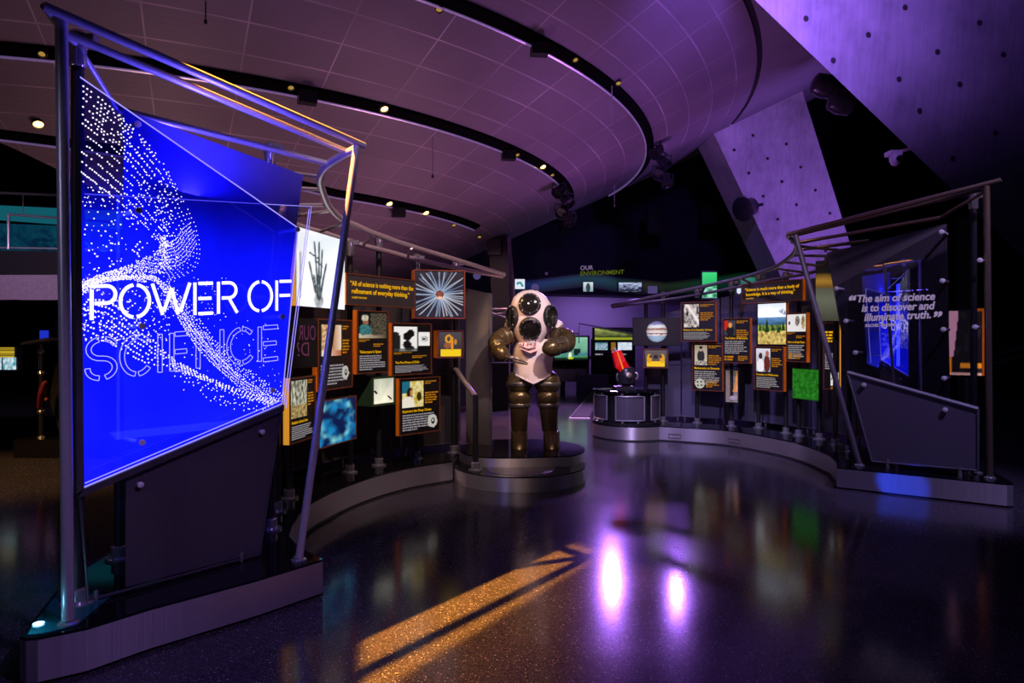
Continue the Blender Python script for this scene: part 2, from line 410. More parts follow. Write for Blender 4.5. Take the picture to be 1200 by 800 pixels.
def cone_mat():
    m, nt, out = newmat('ceiling_tiles')
    b = N(nt, 'ShaderNodeBsdfPrincipled'); tc = N(nt, 'ShaderNodeTexCoord'); sp = N(nt, 'ShaderNodeSeparateXYZ')
    nt.links.new(tc.outputs['Object'], sp.inputs[0])
    def mth(op, a, b_=None, c=None):
        n = N(nt, 'ShaderNodeMath', operation=op)
        for i, x in enumerate((a, b_, c)):
            if x is None: continue
            if isinstance(x, (int, float)): n.inputs[i].default_value = x
            else: nt.links.new(x, n.inputs[i])
        return n.outputs[0]
    r = mth('SQRT', mth('ADD', mth('MULTIPLY', sp.outputs[0], sp.outputs[0]), mth('MULTIPLY', sp.outputs[1], sp.outputs[1])))
    ph = mth('ARCTAN2', sp.outputs[1], sp.outputs[0])
    rn = mth('DIVIDE', mth('SUBTRACT', r, .56*D), .02625*D)
    fr_ = mth('ABSOLUTE', mth('SUBTRACT', mth('FRACT', mth('ADD', rn, 100.25)), .5))      # .5 at joints
    ring = mth('GREATER_THAN', fr_, .478)
    pn = mth('DIVIDE', mth('ADD', ph, math.radians(48.6)), math.radians(6.2))
    fp = mth('ABSOLUTE', mth('SUBTRACT', mth('FRACT', mth('ADD', pn, 100.0)), .5))
    rad = mth('GREATER_THAN', fp, .4915)
    line = mth('MAXIMUM', ring, rad)
    wn = N(nt, 'ShaderNodeTexWhiteNoise'); wn.noise_dimensions = '2D'
    cx = N(nt, 'ShaderNodeCombineXYZ')
    nt.links.new(mth('FLOOR', mth('ADD', rn, 100.25)), cx.inputs[0]); nt.links.new(mth('FLOOR', mth('ADD', pn, 100.0)), cx.inputs[1])
    nt.links.new(cx.outputs[0], wn.inputs[0])
    n1 = N(nt, 'ShaderNodeTexNoise'); n1.inputs['Scale'].default_value = .5; n1.inputs['Detail'].default_value = 5
    nt.links.new(tc.outputs['Object'], n1.inputs['Vector'])
    val = mth('ADD', mth('MULTIPLY', wn.outputs[0], .025), mth('MULTIPLY', n1.outputs[0], .16))
    val = mth('ADD', val, .10)
    fine = N(nt, 'ShaderNodeTexVoronoi'); fine.inputs['Scale'].default_value = 28; fine.inputs['Randomness'].default_value = 0
    nt.links.new(tc.outputs['Object'], fine.inputs['Vector'])
    val = mth('ADD', val, mth('MULTIPLY', mth('LESS_THAN', fine.outputs['Distance'], .3), -.03))
    # joints lighter than the tiles, unevenly
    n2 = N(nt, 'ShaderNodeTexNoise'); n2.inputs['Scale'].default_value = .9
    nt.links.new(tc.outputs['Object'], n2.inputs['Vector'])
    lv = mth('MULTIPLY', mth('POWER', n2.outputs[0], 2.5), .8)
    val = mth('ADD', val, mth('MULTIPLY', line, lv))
    cc = N(nt, 'ShaderNodeCombineColor')
    nt.links.new(val, cc.inputs[0]); nt.links.new(mth('MULTIPLY', val, .82), cc.inputs[1]); nt.links.new(val, cc.inputs[2])
    nt.links.new(cc.outputs[0], b.inputs['Base Color']); b.inputs['Roughness'].default_value = .55
    nt.links.new(b.outputs[0], out.inputs[0]); return m
M['cone'] = cone_mat()
RIN = [(-180, .5), (-90, .5), (-81, .471), (-78, .447), (-70, .38), (-60, .3), (60, .3)]
vs = []; fs = []; NP, NR = 120, 24
for i in range(NP+1):
    ph = -165+205*i/NP; ri = interp(ph, RIN)*D
    for j in range(NR+1):
        vs.append(conept(ri+(.785*D-ri)*j/NR, math.radians(ph)))
fs = [(i*(NR+1)+j, i*(NR+1)+j+1, (i+1)*(NR+1)+j+1, (i+1)*(NR+1)+j) for i in range(NP) for j in range(NR)]
mb = MB(); mb.v = vs; mb.f = fs; mb.m = [0]*len(fs); mb.sm = [True]*len(fs)
me_off = bpy.data.objects.new('ceiling_origin', None)   # only a local frame for the texture
class _P: pass
o = mb.build('ceiling', M['cone']); struct(o)
for v in o.data.vertices: v.co -= AP
o.location = AP; bpy.data.objects.remove(me_off)
def cone_band(r0, r1, p0, p1, off0, off1, n=90, thick=.05):
    b = MB(); vs = []
    for i in range(n+1):
        t = i/n; ph = math.radians(p0+(p1-p0)*t)
        a0 = r0(t) if callable(r0) else r0; a1 = r1(t) if callable(r1) else r1
        vs += [conept(a0, ph, off0), conept(a1, ph, off1), conept(a1, ph, off1-thick), conept(a0, ph, off0-thick)]
    fs = [(i*4+k, i*4+(k+1) % 4, i*4+4+(k+1) % 4, i*4+4+k) for i in range(n) for k in range(4)]
    b.add(vs, fs); b.add([vs[k] for k in range(4)], [(0, 1, 2, 3)]); b.add([vs[-4+k] for k in range(4)], [(0, 1, 2, 3)])
    b.sm = [False]*len(b.f)
    return b
# outer dark reveal and plaster fascia
struct(cone_band(.785*D, .7905*D, -165, 40, -.03, -.03).build('trim_2', M['dark']))
M['plaster'] = pbr('smooth_plaster', (.22, .2, .24), .7, var=.12, scale=1.0)
struct(cone_band(.7905*D, .98*D, -120, 40, 0, .0).build('trim_3', M['plaster']))
M['trackblack'] = pbr('flat_black_track', (.0025, .0025, .003), .95, spec=.05)
M['trackedge'] = pbr('track_edge_metal', (.6, .58, .66), .35, .7, emit=S(150, 120, 200), es=.25)
def track(label, rf, p0, p1, width=.15):
    mid = math.radians((p0+p1)/2); r = rf(.5) if callable(rf) else rf
    root = thing('lighting_track', conept(r, mid, .03), label, 'track light rail', 'curved lighting tracks')
    g = (lambda t: rf(t)) if callable(rf) else (lambda t: rf)
    cone_band(lambda t: g(t)-width/2, lambda t: g(t)+width/2, p0, p1, .04, .04, thick=.09).build('channel', M['trackblack'], root)
    cone_band(lambda t: g(t)-width/2-.022, lambda t: g(t)-width/2, p0, p1, .055, .055, thick=.10).build('edge_strip', M['trackedge'], root)
    return root
track('uppermost black curved lighting track, with stage lamps hanging at its right end', .664*D, -120, 14)
track('black curved lighting track crossing the middle of the ceiling', .559*D, -120, 2)
track('black curved lighting track lowest on the ceiling, ending above the anemone picture', lambda t: (.50-.052*min(1, t*1.6))*D, -100, -16, .13)

# ------------------------------------------------------------------ track spotlights
M['lens'] = emis('warm_lens', S(255, 205, 110), 6.0)
M['lensdim'] = emis('dim_warm_lens', S(215, 170, 80), .55)
def spotlight(px, py, label, lit=1, size=.07, box=False):
    p = conehit(px, py); p = p+Vector((0, 0, -.06))
    d = (Vector((0, 0, CAMZ))-p).normalized()*.6+Vector((.1, 0, -.7)); d.normalize()
    root = thing('track_spotlight', p, label, 'spotlight', 'ceiling spotlights')
    if box:
        R = Matrix.Rotation(math.atan2(d.y, d.x), 3, 'Z')
        b = MB(); b.box(p+Vector((0, 0, -.06)), (.16, .24, .16), R); b.build('housing', M['black'], root)
        b = MB(); b.box(p+Vector((0, 0, .05)), (.06, .06, .1), R); b.build('mount', M['black'], root)
    else:
        b = MB(); b.lathe([(size*.55, -.13), (size*.95, -.11), (size, 0), (size*.88, 0), (size*.8, -.03)], p, d, 16); b.build('housing', M['black'], root)
        b = MB(); b.lathe([(size*.82, -.03), (size*.82, -.022), (size*.45, -.012)], p, d, 16); b.build('lens', M['lens'] if lit == 2 else M['lensdim'], root)
        b = MB(); b.tube([p-d*.08, p+Vector((0, 0, .06))], .018, 8); b.build('mount', M['black'], root)
for px, py, lit, bx, lab in [
    (50, 58, 1, 0, 'dim spotlight in the middle track left of the tall frame post'),
    (45, 141, 2, 0, 'warm spotlight in the lowest track left of the tall frame post'),
    (341, 98, 1, 0, 'dim spotlight beside a black box on the middle track above the blue sign'),
    (360, 104, 0, 1, 'black box fitting on the middle track above the blue sign'),
    (450, 123, 2, 0, 'glowing amber spotlight alone on the middle track'),
    (515, 6, 1, 0, 'dim spotlight in the upper track at the top edge of the picture'),
    (632, 48, 0, 1, 'black box fitting on the upper track at picture centre'),
    (674, 66, 1, 0, 'dim spotlight in the upper track just right of the black box'),
    (725, 94, 1, 0, 'dim spotlight in the upper track near its right bend'),
    (596, 174, 0, 1, 'black box fitting on the middle track near its right bend'),
    (606, 178, 1, 0, 'dim spotlight next to the black box near the bend of the middle track'),
    (636, 192, 2, 0, 'bright white spotlight on the bend of the middle track'),
    (647, 202, 1, 0, 'small dim spotlight at the end of the middle track'),
    (456, 235, 2, 0, 'bright spotlight left of the black box on the lowest track'),
    (467, 241, 0, 1, 'black box fitting on the lowest track'),
    (499, 246, 2, 0, 'bright spotlight midway along the right half of the lowest track'),
    (532, 261, 1, 0, 'dim spotlight on the lowest track above the curved rail tip'),
    (562, 275, 1, 0, 'small spotlight at the far end of the lowest track')]:
    spotlight(px, py, lab, lit, .07 if lit == 2 else .05, box=bool(bx))
def cluster(px, py, py2, label):
    p = conehit(px, py); Y = p.y
    top = p; root = thing('hanging_spotlight_cluster', top, label, 'stage light', 'spotlight clusters')
    b = MB(); b.tube([top+Vector((0, 0, .15)), W(px, py2-8, Y)], .022, 8); b.tube([W(px-6, py+8, Y), W(px+8, py+16, Y)], .018, 8); b.build('drop_rod', M['black'], root)
    for i, (dx, dy, ax) in enumerate([(-5, 14, (-.6, -.5, -.6)), (5, 26, (.5, -.6, -.7)), (-2, 38, (-.3, -.8, -.6)), (7, 48, (.2, -.3, -1))]):
        if py+dy > py2: break
        q = W(px+dx, py+dy, Y)
        b = MB(); b.lathe([(.05, -.2), (.1, -.17), (.11, -.02), (.13, .1), (.12, .1), (.1, .02)], q, ax, 16); b.build('lamp_head', M['black2'], root)
        b = MB(); b.tube([q+Vector((-.14, 0, 0)), q+Vector((-.14, 0, .16)), q+Vector((.14, 0, .16)), q+Vector((.14, 0, 0))], .014, 6); b.build('yoke', M['black2'], root)
M['black2'] = pbr('black_lamp_enamel', (.02, .02, .024), .3)
cluster(774, 165, 215, 'cluster of black stage lamps hanging at the right end of the upper track')
cluster(660, 210, 265, 'cluster of black stage lamps hanging at the right end of the middle track')
M['rodm'] = pbr('thin_rod_metal', (.5, .42, .38), .4, .5)
for px, y0, y1, lab in [(717, 98, 149, 'thin pale rod hanging from the upper track near the bend'), (720, 217, 240, 'short pale rod hanging below the ceiling edge'),
                        (241, 2, 23, 'thin dark rod hanging at the top edge above the blue sign'), (507, 160, 205, 'fine dark rod hanging between the middle and lowest tracks')]:
    p = conehit(px, y0); q = W(px, y1, p.y)
    root = thing('hanging_rod', p, lab, 'ceiling sensor', 'thin hanging rods')
    b = MB(); b.tube([p+Vector((0, 0, .05)), q], .008 if px != 507 else .004, 6); b.build('rod', M['rodm'] if px in (717, 720) else M['black'], root)
    b = MB(); b.lathe([(.012, 0), (.02, .01), (.02, .04), (.008, .05)], q, (0, 0, -1), 8); b.build('tip', M['rodm'] if px in (717, 720) else M['black'], root)

# ------------------------------------------------------------------ concrete beam and slanted pier
def holes(fr_pts, n, r):  # small tie-hole recess rings drawn as shallow cones
    b = MB()
    for p in fr_pts: b.lathe([(r, .0), (r*1.15, .006), (r*.2, .008)], p, n, 10)
    return b
e0, e1 = W(868, -16, 9.0), W(1330, 428, 10.6)
up = (W(1250, -190, 9.6)-(e0+e1)*.5)
b = MB(); nrm = (e1-e0).cross(up).normalized()
if nrm.y < 0: nrm = -nrm
b.prism([e0, e1, e1+up*1.6, e0+up*1.6], ((e0+e1)*.5-Vector((0, 0, CAMZ))).normalized()*1.2+Vector((.3, 0, .45))); beam = struct(b.build('trim_4', M['concrete']))
def onbeam(px, py):
    d = Vector(((px-600)/F, 1, (HOR-py)/F)); c = Vector((0, 0, CAMZ)); t = (e0-c).dot(nrm)/d.dot(nrm); return c+d*t-nrm*.004
M['hole'] = pbr('tie_hole_shadow', (.03, .028, .03), .9)
hb = holes([onbeam(*p) for p in [(944, 22), (1017, 41), (1060, 9), (976, 71), (1053, 93), (1098, 61), (1147, 27), (1077, 130), (1124, 99), (1175, 64), (1116, 186), (1166, 156)]], nrm*-1, .035)
hb = hb.build('tie_holes', M['hole'], beam)
Yc = 16.5
def cp(px, py): return W(px, py, Yc+ (py-120)*.004)
b = MB(); b.prism([cp(800, 80), cp(932, 80), cp(985, 250), cp(1012, 336), cp(1040, 420), cp(955, 420), cp(905, 300)], Vector((-.1, 1.1, .0)))
pier = struct(b.build('trim_5', M['concrete']))
hb = MB()
hp = []
for i in range(6):
    for j in range(3):
        px, py = 868+i*17+j*22-8, 176+i*27-j*17
        if 150 < py < 330 and px < 985: hp.append(cp(px, py)+Vector((0, -.02, 0)))
holes(hp, (0, -1, 0), .035).build('tie_holes', M['hole'], pier)
# dark fittings at upper right
for px, py, Y, lab in [(966, 101, 13.5, 'black rounded loudspeaker tucked under the concrete beam'), (986, 120, 13.2, 'second black rounded loudspeaker, just below and right of the first')]:
    p = W(px, py, Y); root = thing('loudspeaker', p, lab, 'speaker', 'speakers under the beam')
    R = Matrix.Rotation(.7, 3, 'Y')
    b = MB(); b.lathe([(.1, -.24), (.2, -.2), (.24, 0), (.2, .2), (.1, .24)], p, R @ Vector((1, 0, .4)), 18); b.build('housing', M['black2'], root)
    b = MB(); b.tube([p, p+Vector((.35, -.6, .5)), onbeam(px+50, py-14)+Vector((0, .3, 0))], .03, 8); b.build('bracket', M['black2'], root)
p = W(874, 244, 16.2); root = thing('pier_lamp', p, 'black floodlight fixed to the left edge of the slanted concrete pier', 'floodlight')
b = MB(); b.lathe([(.12, -.25), (.22, -.2), (.25, .05), (.3, .12), (.26, .14)], p, (-.8, -.5, -.3), 18); b.build('housing', M['black2'], root)
b = MB(); b.tube([p, p+Vector((.5, .3, .15))], .04, 8); b.build('bracket', M['black2'], root)
p = W(1049, 184, 10); root = thing('security_camera', p, 'small white dome security camera on the dark wall under the beam', 'camera')
M['white'] = pbr('off_white_enamel', (.6, .58, .6), .4)
b = MB(); b.box(p+Vector((0, .05, .06)), (.17, .18, .07)); b.tube([p+Vector((0,.05,.07)), W(1075,172,10.0)], .025, 8); b.build('bracket', M['white'], root)
b = MB(); b.lathe([(.06, .04), (.08, 0), (.08, -.05), (.055, -.11), (.02, -.13)], p, (0, 0, 1), 16); b.build('housing', M['white'], root)
b = MB(); b.lathe([(.035, 0), (.045, .02), (.045, .05), (.03, .055)], p+Vector((.0, -.08, -.04)), (0, -1, -.2), 12); b.build('lens', M['blackgloss'], root)

# ------------------------------------------------------------------ plinths
def plinth(label, poly, ztop, joints=()):
    root = thing('display_plinth', (sum(p[0] for p in poly)/len(poly), sum(p[1] for p in poly)/len(poly), 0), label, 'plinth')
    ins = poly
    b = MB(); b.prism([(x, y, .02) for x, y in poly], (0, 0, ztop-.035)); o = b.build('steel_skirt', M['steel'], root, .22)
    b = MB(); b.prism([(x, y, ztop-.015) for x, y in poly], (0, 0, .015)); b.build('black_top', M['plintop'], root)
    b = MB(); c = Vector((root.location.x, root.location.y, 0))
    b.prism([Vector((x, y, 0))+(c-Vector((x, y, 0))).normalized()*.05 for x, y in poly], (0, 0, .02)); b.build('toe_kick', M['dark'], root)
    return root
M['plintop'] = pbr('black_glass_top', (.006, .006, .008), .06, var=.05)
M['tealtop'] = pbr('teal_lit_glass', (.01, .1, .12), .08)
def flat(pts, n=6): return [(p.x, p.y) for p in catmull([Vector((x, y, 0)) for x, y in pts], n)]
Lfront = [(-1.72, 5.35), (-1.775, 5.86), (-1.735, 6.27), (-1.62, 6.73), (-1.42, 7.22), (-1.12, 7.68), (-.70, 8.06)]
tip = [(-2.31, 3.325), (-2.36, 3.315), (-2.405, 3.335), (-2.425, 3.375), (-2.43, 3.42)]
Lpoly = tip[::-1] + [] 
Lpoly = [(-1.245, 4.49), (-1.30, 4.56), (-1.50, 4.78), (-1.64, 5.02)] + flat(Lfront) + [(-.712, 8.3), (-.69, 8.6), (-.66, 8.95), (-.56, 9.2), (-.8, 9.35), (-1.3, 9.1), (-2.0, 8.4), (-2.45, 7.6), (-2.72, 6.4), (-2.74, 5.2), (-2.72, 4.6), (-2.65, 4.0)] + tip[::-1] + [(-2.14, 3.44), (-1.96, 3.68), (-1.54, 4.12)]
plinth('long steel plinth with black top under the blue sign and the exhibit panels at left', Lpoly, .24)
Rend = [(2.05+.66*math.cos(a), 11.78+.66*math.sin(a)) for a in [math.radians(d) for d in range(170, 300, 10)]]
Rfront = [(2.42, 11.22), (2.76, 11.06), (3.39, 10.68), (3.78, 9.93), (3.95, 9.25), (3.93, 8.45)]
Rpoly = Rend + flat(Rfront) + [(3.80, 8.0), (3.65, 7.67), (4.93, 6.80), (4.99, 6.80), (5.03, 6.85), (5.6, 8.4), (5.5, 9.6), (5.1, 10.6), (4.5, 11.6), (3.6, 12.4), (2.6, 12.65), (1.8, 12.45)]
plinth('long steel plinth with black top under the quotation sign and exhibit panels at right', Rpoly, .24)
M['hatch'] = pbr('hatch_outline', (.04, .035, .05), .6)
def skirtpt(px, z):
    f_ = flat(Rfront, 20); x, y = min(f_, key=lambda p: abs(600+F*p[0]/p[1]-px)); return Vector((x-.004*x/y, y-.006, z))
rp = [o for o in COL.objects if o.name == 'display_plinth.001'][0]
for p0, p1 in ((783, 798), (853, 866)):
    b = MB(); b.tube([skirtpt(p0, .06), skirtpt(p0, .12), skirtpt((p0+p1)/2, .12), skirtpt(p1, .12), skirtpt(p1, .06), skirtpt((p0+p1)/2, .06), skirtpt(p0, .06)], .005, 5); b.build('hatch', M['hatch'], rp)

# ------------------------------------------------------------------ tubular frames
Y0 = 3.47
A0 = W(80, 735, Y0); A0.z = .24; A1 = W(66, 18, Y0); A1.x = A0.x-.035
B0 = Vector((-1.394, 4.46, .24)); B1 = Vector((-1.10, 4.835, 3.05))
root = thing('tubular_frame', A0, 'tall tubular metal frame of posts and rails around the blue lettered sign at left', 'frame')
def tb(pts, r, name, parent, mat): b = MB(); b.tube(pts, r, 12); return b.build(name, mat, parent)
tb([A0, A1], .029, 'upright_post', root, M['tube'])
tb([B0, B1], .026, 'leaning_post', root, M['tube'])
b = MB(); b.lathe([(.05, 0), (.05, .012), (.034, .02), (.034, .03)], A0, n=16); b.build('foot_flange', M['chrome'], root)
b = MB(); b.lathe([(.05, 0), (.05, .012), (.034, .02), (.034, .03)], B0, n=16); b.build('foot_flange', M['chrome'], root)
R1a = W(51, 7, 3.36); R1b = W(427, 171, 4.88)
tb([R1a, R1b], .024, 'top_rail', root, M['tube'])
R2a = W(74, 38, 3.55); R2b = W(407, 178, 4.98)
tb([R2a, R2b], .022, 'top_rail', root, M['tube'])
R3a = W(90, 52, 3.72); R3m = W(137, 128, 4.25); R3b = W(386, 192, 5.15)
tb([R1a, R2a, R3a, R3m], .016, 'end_link', root, M['tube']); tb([R3m, R3b], .022, 'back_rail', root, M['tube'])
Lc = [W(418, 174, 4.86), W(406, 180, 4.98), W(384, 193, 5.17), W(375, 208, 5.4), W(378, 224, 5.75), W(386, 242, 6.15), W(400, 256, 6.6), W(420, 265.5, 6.95), W(440, 274, 7.25), W(480, 288, 7.8), W(530, 303, 8.4), W(591, 322, 9.0)]
tb(catmull(Lc, 6), .030, 'curved_rail', root, M['rose'])
Lb = [W(330, 200, 5.5), W(322, 222, 5.9), W(326, 245, 6.3), W(345, 262, 6.7), W(380, 273, 7.1), W(425, 287, 7.5), W(460, 296, 7.9), W(492, 305, 8.2), W(540, 315, 8.65), W(589, 324, 9.0)]
tb(catmull(Lb, 6), .028, 'inner_rail', root, M['rose'])
for a, c in [((375, 207, 5.38), (345, 203, 5.55)), ((374, 222, 5.7), (328, 219, 5.85)), ((380, 240, 6.05), (328, 240, 6.15)), ((386, 247, 6.3), (330, 255, 6.5)), ((402, 262, 6.62), (376, 271, 7.0)), ((438, 276, 7.22), (425, 287, 7.5)), ((482, 291, 7.8), (478, 301, 8.05))]:
    tb([W(*a), W(*c)], .016, 'rung', root, M['rose'])

A0r = W(1160, 561, 7.06); A0r.z = .24; A1r = W(1156, 218, 7.06)
B0r = Vector((3.95, 7.76, .24)); B1r = W(932, 275, 8.13)
root = thing('tubular_frame', A0r, 'tubular metal frame of posts and rails around the quotation glass at right', 'frame')
tb([A0r, A1r], .032, 'upright_post', root, M['brass']); tb([B0r, B1r], .03, 'leaning_post', root, M['tubedark'])
for p in (A0r, B0r):
    b = MB(); b.lathe([(.055, 0), (.055, .012), (.038, .02), (.038, .03)], p, n=16); b.build('foot_flange', M['chrome'], root)
tb([W(1173, 211, 6.98), W(922, 275, 8.2)], .026, 'top_rail', root, M['brass'])
tb([W(1151, 222, 7.12), W(934, 275, 8.28)], .022, 'top_rail', root, M['brass'])
tb([W(1173, 211, 6.98), W(1151, 226, 7.15), W(1102, 255, 7.7)], .018, 'end_link', root, M['brass']); tb([W(1102, 255, 7.7), W(937, 284, 8.5)], .022, 'back_rail', root, M['brass'])
tb([W(1018, 282, 8.5), W(941, 292, 8.9)], .022, 'back_rail', root, M['brass'])
Rc = [W(923, 277, 8.18), W(933, 286, 8.45), W(930, 297, 8.85), W(915, 309, 9.4), W(900, 316, 9.8), W(870, 325, 10.5), W(822, 336, 11.1), W(769, 347, 11.6), W(716, 358, 11.9)]
tb(catmull(Rc, 6), .028, 'curved_rail', root, M['tubedark'])
Rb = [W(968, 300, 9.0), W(966, 312, 9.4), W(948, 320, 9.9), W(908, 327, 10.4), W(868, 335.5, 10.9), W(813, 346, 11.5), W(780, 351, 11.75), W(717, 360, 11.95)]
tb(catmull(Rb, 6), .024, 'inner_rail', root, M['tubedark'])
for a, c in [((933, 288, 8.5), (990, 294, 8.8)), ((930, 299, 8.9), (968, 300, 9.0)), ((920, 307, 9.2), (966, 312, 9.4)), ((905, 314, 9.7), (948, 320, 9.9)), ((868, 326, 10.5), (880, 332, 10.7)), ((826, 336, 11.1), (822, 344, 11.4))]:
    tb([W(*a), W(*c)], .018, 'rung', root, M['tubedark'])

# black poles that carry the panels
def pole(px, py, top, label, zb=.24, r=.032, clamp=True, group=None, Y=None):
    Y = Y or 1172/(py-HOR); base = Vector((wx(px, Y), Y, zb)); zt = wz(top, Y)
    root = thing('support_pole', base, label, 'pole', group)
    tb([base, Vector((base.x, base.y, zt))], r, 'pole', root, M['black'])
    b = MB(); b.lathe([(.085, 0), (.085, .014), (.05, .022), (.05, .085), (.04, .09)], base, n=18); b.build('base_flange', M['chrome'], root)
    if clamp:
        b = MB(); t = Vector((base.x, base.y, zt)); b.lathe([(.036, -.05), (.044, -.04), (.044, .05), (.05, .06), (.05, .13), (.03, .15)], t, n=14)
        b.box(t+Vector((.05, 0, .1)), (.1, .05, .05)); b.build('chrome_clamp', M['chrome'], root)
    return root
g = 'black poles carrying the left panels'
pole(91, 711, 68, 'black pole with chrome cap at the left edge of the blue sign', Y=3.74)
pole(140, 655, 560, 'short black pole behind the clear corner under the blue sign', clamp=False, Y=4.5)
pole(317, 621, 190, 'black pole in left plinth nearest the leaning post foot', clamp=True)
pole(324, 600, 262, 'black pole just behind the one nearest the leaning post', clamp=True)
pole(339, 585, 262, 'black pole standing under the railway panel', clamp=True)
pole(410, 554, 295, 'black pole standing under the blue nebula picture')
pole(444, 546, 290, 'black pole standing under the small lit box at left')
pole(488, 537, 312, 'black pole standing under the panel with a round white creature')
pole(534, 530, 318, 'black pole behind the sloping handrail')
for px, py, top, lab in [(777, 494, 352, 'black pole beside the pedestal drum under the planet picture'), (757, 493, 356, 'black pole behind the pedestal drum'),
                         (817, 496, 346, 'black pole under the panel with a round white plaque'), (857, 499.6, 338, 'black pole under the amber cone showcase'),
                         (889, 502, 332, 'black pole under the panel picturing a couple'), (921, 508, 330, 'black pole between the couple panel and the green moss picture'), (936, 511, 330, 'black pole under the left side of the green moss picture'),
                         (960, 515, 322, 'black pole at the right edge of the green moss picture'), (979, 521.5, 315, 'black pole under the panel crossed by the leaning post'), (995, 530, 312, 'black pole nearest the foot of the right leaning post')]:
    pole(px, py, top, lab, clamp=px not in (757, 936))
pole(1141, 553, 240, 'black pole with brass clamp beside the right upright post', Y=7.35)

# dark curved backdrops
def backdrop(pts, ztops, mat, label, frame_mat):
    for i in range(len(pts)-1):
        (x0, y0), (x1, y1) = pts[i], pts[i+1]; z0, z1 = ztops[i], ztops[i+1]
        a, c = Vector((x0, y0, .24)), Vector((x1, y1, .24)); d = (c-a).normalized(); nn = Vector((d.y, -d.x, 0))
        if nn.y > 0: nn = -nn
        root = thing('backdrop_panel', (a+c)/2, label[i], 'backdrop panel')
        g_ = .012
        a2, c2 = a+d*g_, c-d*g_
        b = MB(); b.prism([a2+Vector((0, 0, .06)), c2+Vector((0, 0, .06)), Vector((c2.x, c2.y, z1)), Vector((a2.x, a2.y, z0))], nn*-.03); b.build('sheet', mat, root)
        b = MB(); b.tube([a2+Vector((0, 0, .06))+nn*.012, c2+Vector((0, 0, .06))+nn*.012], .012, 6); b.build('bottom_rail', frame_mat, root)
        zm = .98; b = MB(); b.tube([a2+Vector((0, 0, zm))+nn*.012, c2+Vector((0, 0, zm))+nn*.012], .01, 6); b.build('middle_rail', frame_mat, root)
        b = MB()
        for q in (a2+d*.05, c2-d*.05): b.tube([q, q+Vector((0, 0, .08))], .015, 6)
        b.build('foot', M['chrome'], root)
M['railm'] = pbr('dull_rail_metal', (.16, .15, .19), .45, .6)
backdrop([(-2.45, 4.9), (-2.52, 6.0), (-2.38, 7.1), (-1.95, 8.0), (-1.40, 8.65), (-.68, 9.12)], [2.75, 2.72, 2.62, 2.52, 2.40, 2.28], M['back'],
         ['dark mesh backdrop panel behind the blue sign', 'dark mesh backdrop panel behind the hand x-ray', 'dark mesh backdrop panel behind the portrait and railway panels', 'dark mesh backdrop panel behind the small lit box', 'dark mesh backdrop panel behind the anemone picture'], M['railm'])
backdrop([(2.42, 12.25), (3.0, 12.1), (3.6, 11.8), (4.15, 11.3), (4.6, 10.5), (4.85, 9.6), (4.9, 8.7)], [2.02, 2.2, 2.38, 2.5, 2.6, 2.65, 2.7], M['backr'],
         ['blue-grey mesh backdrop panel behind the pedestal', 'blue-grey mesh backdrop panel behind the planet picture', 'blue-grey mesh backdrop panel behind the expanding universe panel', 'blue-grey mesh backdrop panel behind the quotation sign', 'blue-grey mesh backdrop panel behind the mountain landscape', 'blue-grey mesh backdrop panel behind the green moss picture'], M['railm'])
M['greywall'] = pbr('dark_grey_end_board', (.10, .085, .085), .6, var=.2, scale=3)
a = wx(546, 9.1); c = wx(573, 8.95)
root = thing('end_board', ((a+c)/2, 9.0, .29), 'tall dark grey end board beside the diving suit', 'board')
b = MB(); b.prism([(a, 9.12, .29), (c, 8.95, .29), (c, 8.95, 2.27), (a, 9.12, 2.35)], (.03, .05, 0)); b.build('board', M['greywall'], root)
b = MB(); b.prism([(c, 8.94, .29), (c+.03, 8.99, .29), (c+.03, 8.99, 2.27), (c, 8.94, 2.28)], (.012, -.006, 0)); b.build('edge_strip', M['railm'], root)
